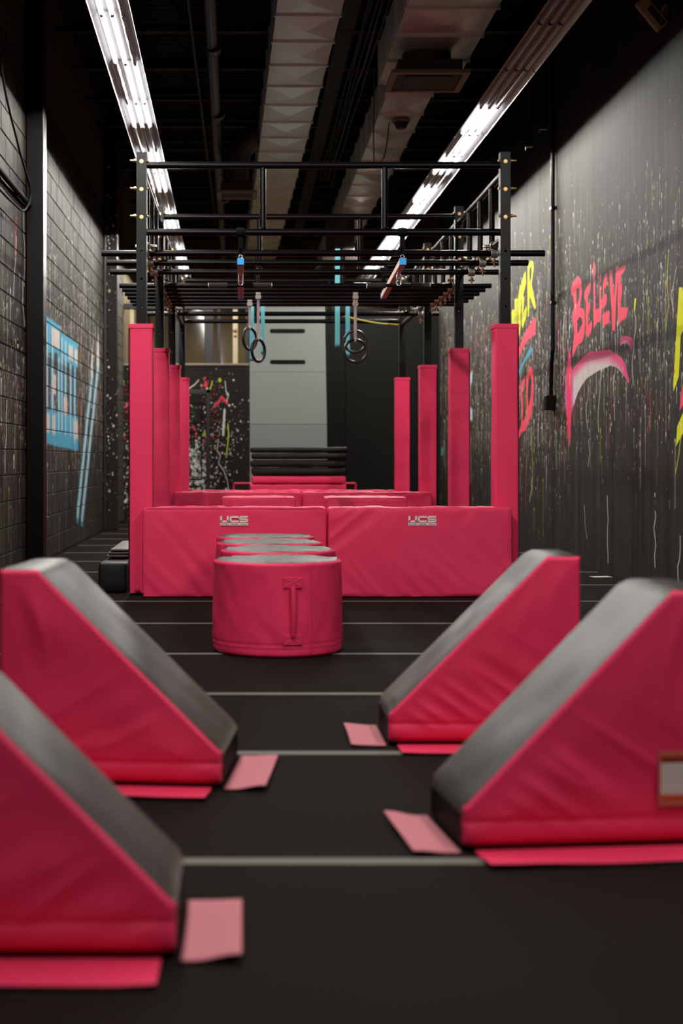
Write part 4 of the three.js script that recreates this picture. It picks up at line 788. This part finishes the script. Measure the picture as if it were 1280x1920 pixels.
{
  const t = thing('trampoline_block', 'black block with pink edge binding behind the pink mats', 'block', [0.67, 0.003, -19.1]);
  mesh('body', softBox(1.6, 0.6, 0.3, { r: 0.02, cell: 0.08 }), M.blackMat, t);
  mesh('edge_binding', merge([tube(new THREE.Vector3(-0.8, 0.02, 0.15), new THREE.Vector3(-0.8, 0.6, 0.15), 0.016, 10), tube(new THREE.Vector3(0.8, 0.02, 0.15), new THREE.Vector3(0.8, 0.6, 0.15), 0.016, 10), tube(new THREE.Vector3(-0.8, 0.6, 0.15), new THREE.Vector3(0.8, 0.6, 0.15), 0.016, 10)]), M.pinkFlap, t);
}
// tall grey climbing panel of three sheets, leaning a little, with two hand slots
{
  const g = thing('climbing_wall', 'tall grey panel of three sheets with two hand slots, behind the black mats', 'panel', [0.607, 0, -19.45]);
  const W = 1.05, zs = [0.003, 1.39, 2.12, 3.05], lean = (z) => -0.75 * Math.pow(Math.max(0, z - 0.35) / 2.7, 1.1);
  for (let i = 0; i < 3; i++) {
    const a = zs[i] + 0.003, b = zs[i + 1] - 0.003, za = lean(a), zb = lean(b), L = Math.hypot(b - a, zb - za);
    const s = new THREE.Shape([[-W / 2, 0], [W / 2, 0], [W / 2, L], [-W / 2, L]].map(([x, y]) => new THREE.Vector2(x, y)));
    const slot = (y) => { const h = new THREE.Path(), r = 0.034, w = 0.215; h.moveTo(-w, y - r); h.lineTo(w, y - r); h.absarc(w, y, r, -Math.PI / 2, Math.PI / 2, false); h.lineTo(-w, y + r); h.absarc(-w, y, r, Math.PI / 2, Math.PI * 1.5, false); return h; };
    if (i === 2) s.holes.push(slot(0.14), slot(0.6));
    const sheet = mesh('sheet', triplanar(clean(new THREE.ExtrudeGeometry(s, { depth: 0.03, bevelEnabled: true, bevelSize: 0.002, bevelThickness: 0.002, bevelSegments: 1, curveSegments: 8 }))), M.greyPanel, g);
    sheet.position.set(0, a, za); sheet.rotation.x = Math.atan2(zb - za, b - a);
  }
  const ribs = []; for (const x of [-0.5, -0.3, 0.3, 0.5]) { const f = 0.045; ribs.push(tube(new THREE.Vector3(x, 0.06, -0.06 - f), new THREE.Vector3(x, 3.0, lean(3) - f), 0.03, 6)); }
  mesh('rib', merge(ribs), M.dark, g);
}
// black folding mat with a grey folded panel mat on it, by the block wall
{
  mat('black crash mat lying beside the front sleeve near the block wall', 'crash_mat', -1.005, -0.81, 9.96, 1.7, 0.003, 0.205, M.blackMat, 40);
  const f = thing('folding_mat', 'grey folding mat of thin leaves lying on the black crash mat', 'mat', [-0.9, 0.224, -10.9]);
  for (let k = 0; k < 3; k++) mesh('leaf', softBox(0.16 - k * 0.012, 0.018, 1.25 - k * 0.1, { r: 0.006, cell: 0.06, puff: 0.004, fold: (x, y, z, n) => 0.002 * noise(x * 10, z * 8, k) }), M.greyTop, f).position.set(0.008 * k, 0.0215 * k, 0.05 * k);
}
const strip = mesh('paper_strip', new THREE.BoxGeometry(0.15, 0.002, 0.1).rotateY(0.2), M.paper); strip.position.set(2.8, 0.0035, -11.3);
strip.userData = { label: 'white paper strip lying on the floor by the mural wall', category: 'paper' };

// ---------- small things on the walls ----------
{
  const l = thing('wall_lamp', 'tan emergency lamp head fixed high on the mural wall', 'lamp', [2.83, 4.02, -10.0]);
  const head = new THREE.Group(); head.name = 'head'; l.add(head); head.rotation.set(0.2, -0.25, -0.86);
  mesh('shell', rbox(0.25, 0.1, 0.12, 0.014), M.tan, head);
  mesh('lens', rbox(0.16, 0.045, 0.02, 0.01, 0.035, 0.012, 0.056), M.diffuserDark, head);
  mesh('bracket', merge([tube(new THREE.Vector3(0.02, 0, -0.03), new THREE.Vector3(0.1, 0.02, -0.05), 0.015, 10), rbox(0.02, 0.1, 0.1, 0.004, 0.106, 0.02, -0.05)]), M.tan, l);
}
for (const [i, x, d, z] of [[0, 2.72, 13.6, 3.87], [1, 2.8, 13.35, 3.98]]) {
  const h = thing('hanging_rod', ['longer thin rod with a hooked foot hanging by the mural wall', 'shorter thin rod with a hooked foot hanging by the mural wall'][i], 'rod', [x, z, -d]);
  mesh('rod', box(0.03, DECK - z, 0.004, 0, (DECK - z) / 2, 0), M.joist, h);
  mesh('foot', merge([rbox(0.07, 0.006, 0.03, 0.002, -0.03, 0.0, 0.012), rbox(0.006, 0.03, 0.03, 0.002, -0.063, -0.012, 0.012)]), M.zinc, h);
}
{
  const w = thing('wall_conduit', 'thick black conduit running level along the block wall behind the cable loop', 'conduit', [XL + 0.035, 3.04, 0]);
  mesh('pipe', tube(V(0, 0, 4), V(0, 0, 11.98), 0.024, 12), M.strapBlack, w);
  for (let d = 5; d < 12; d += 1.6) mesh('strap', rbox(0.035, 0.06, 0.03, 0.004, -0.014, 0, -d), M.steel, w);
  const c = mesh('cable', bend([V(XL + 0.03, 4.3, 10.3), V(XL + 0.05, 3.75, 10.55), V(XL + 0.07, 3.35, 11.2), V(XL + 0.08, 3.1, 11.75), V(XL + 0.085, 2.9, 11.4), V(XL + 0.08, 2.86, 10.9), V(XL + 0.05, 2.88, 10.2)], 0.009, 80, 8), M.strapBlack);
  c.userData = { label: 'thin black cable hanging in a loop on the block wall beside the steel post', category: 'cable' };
}

renderer.render(scene, camera);
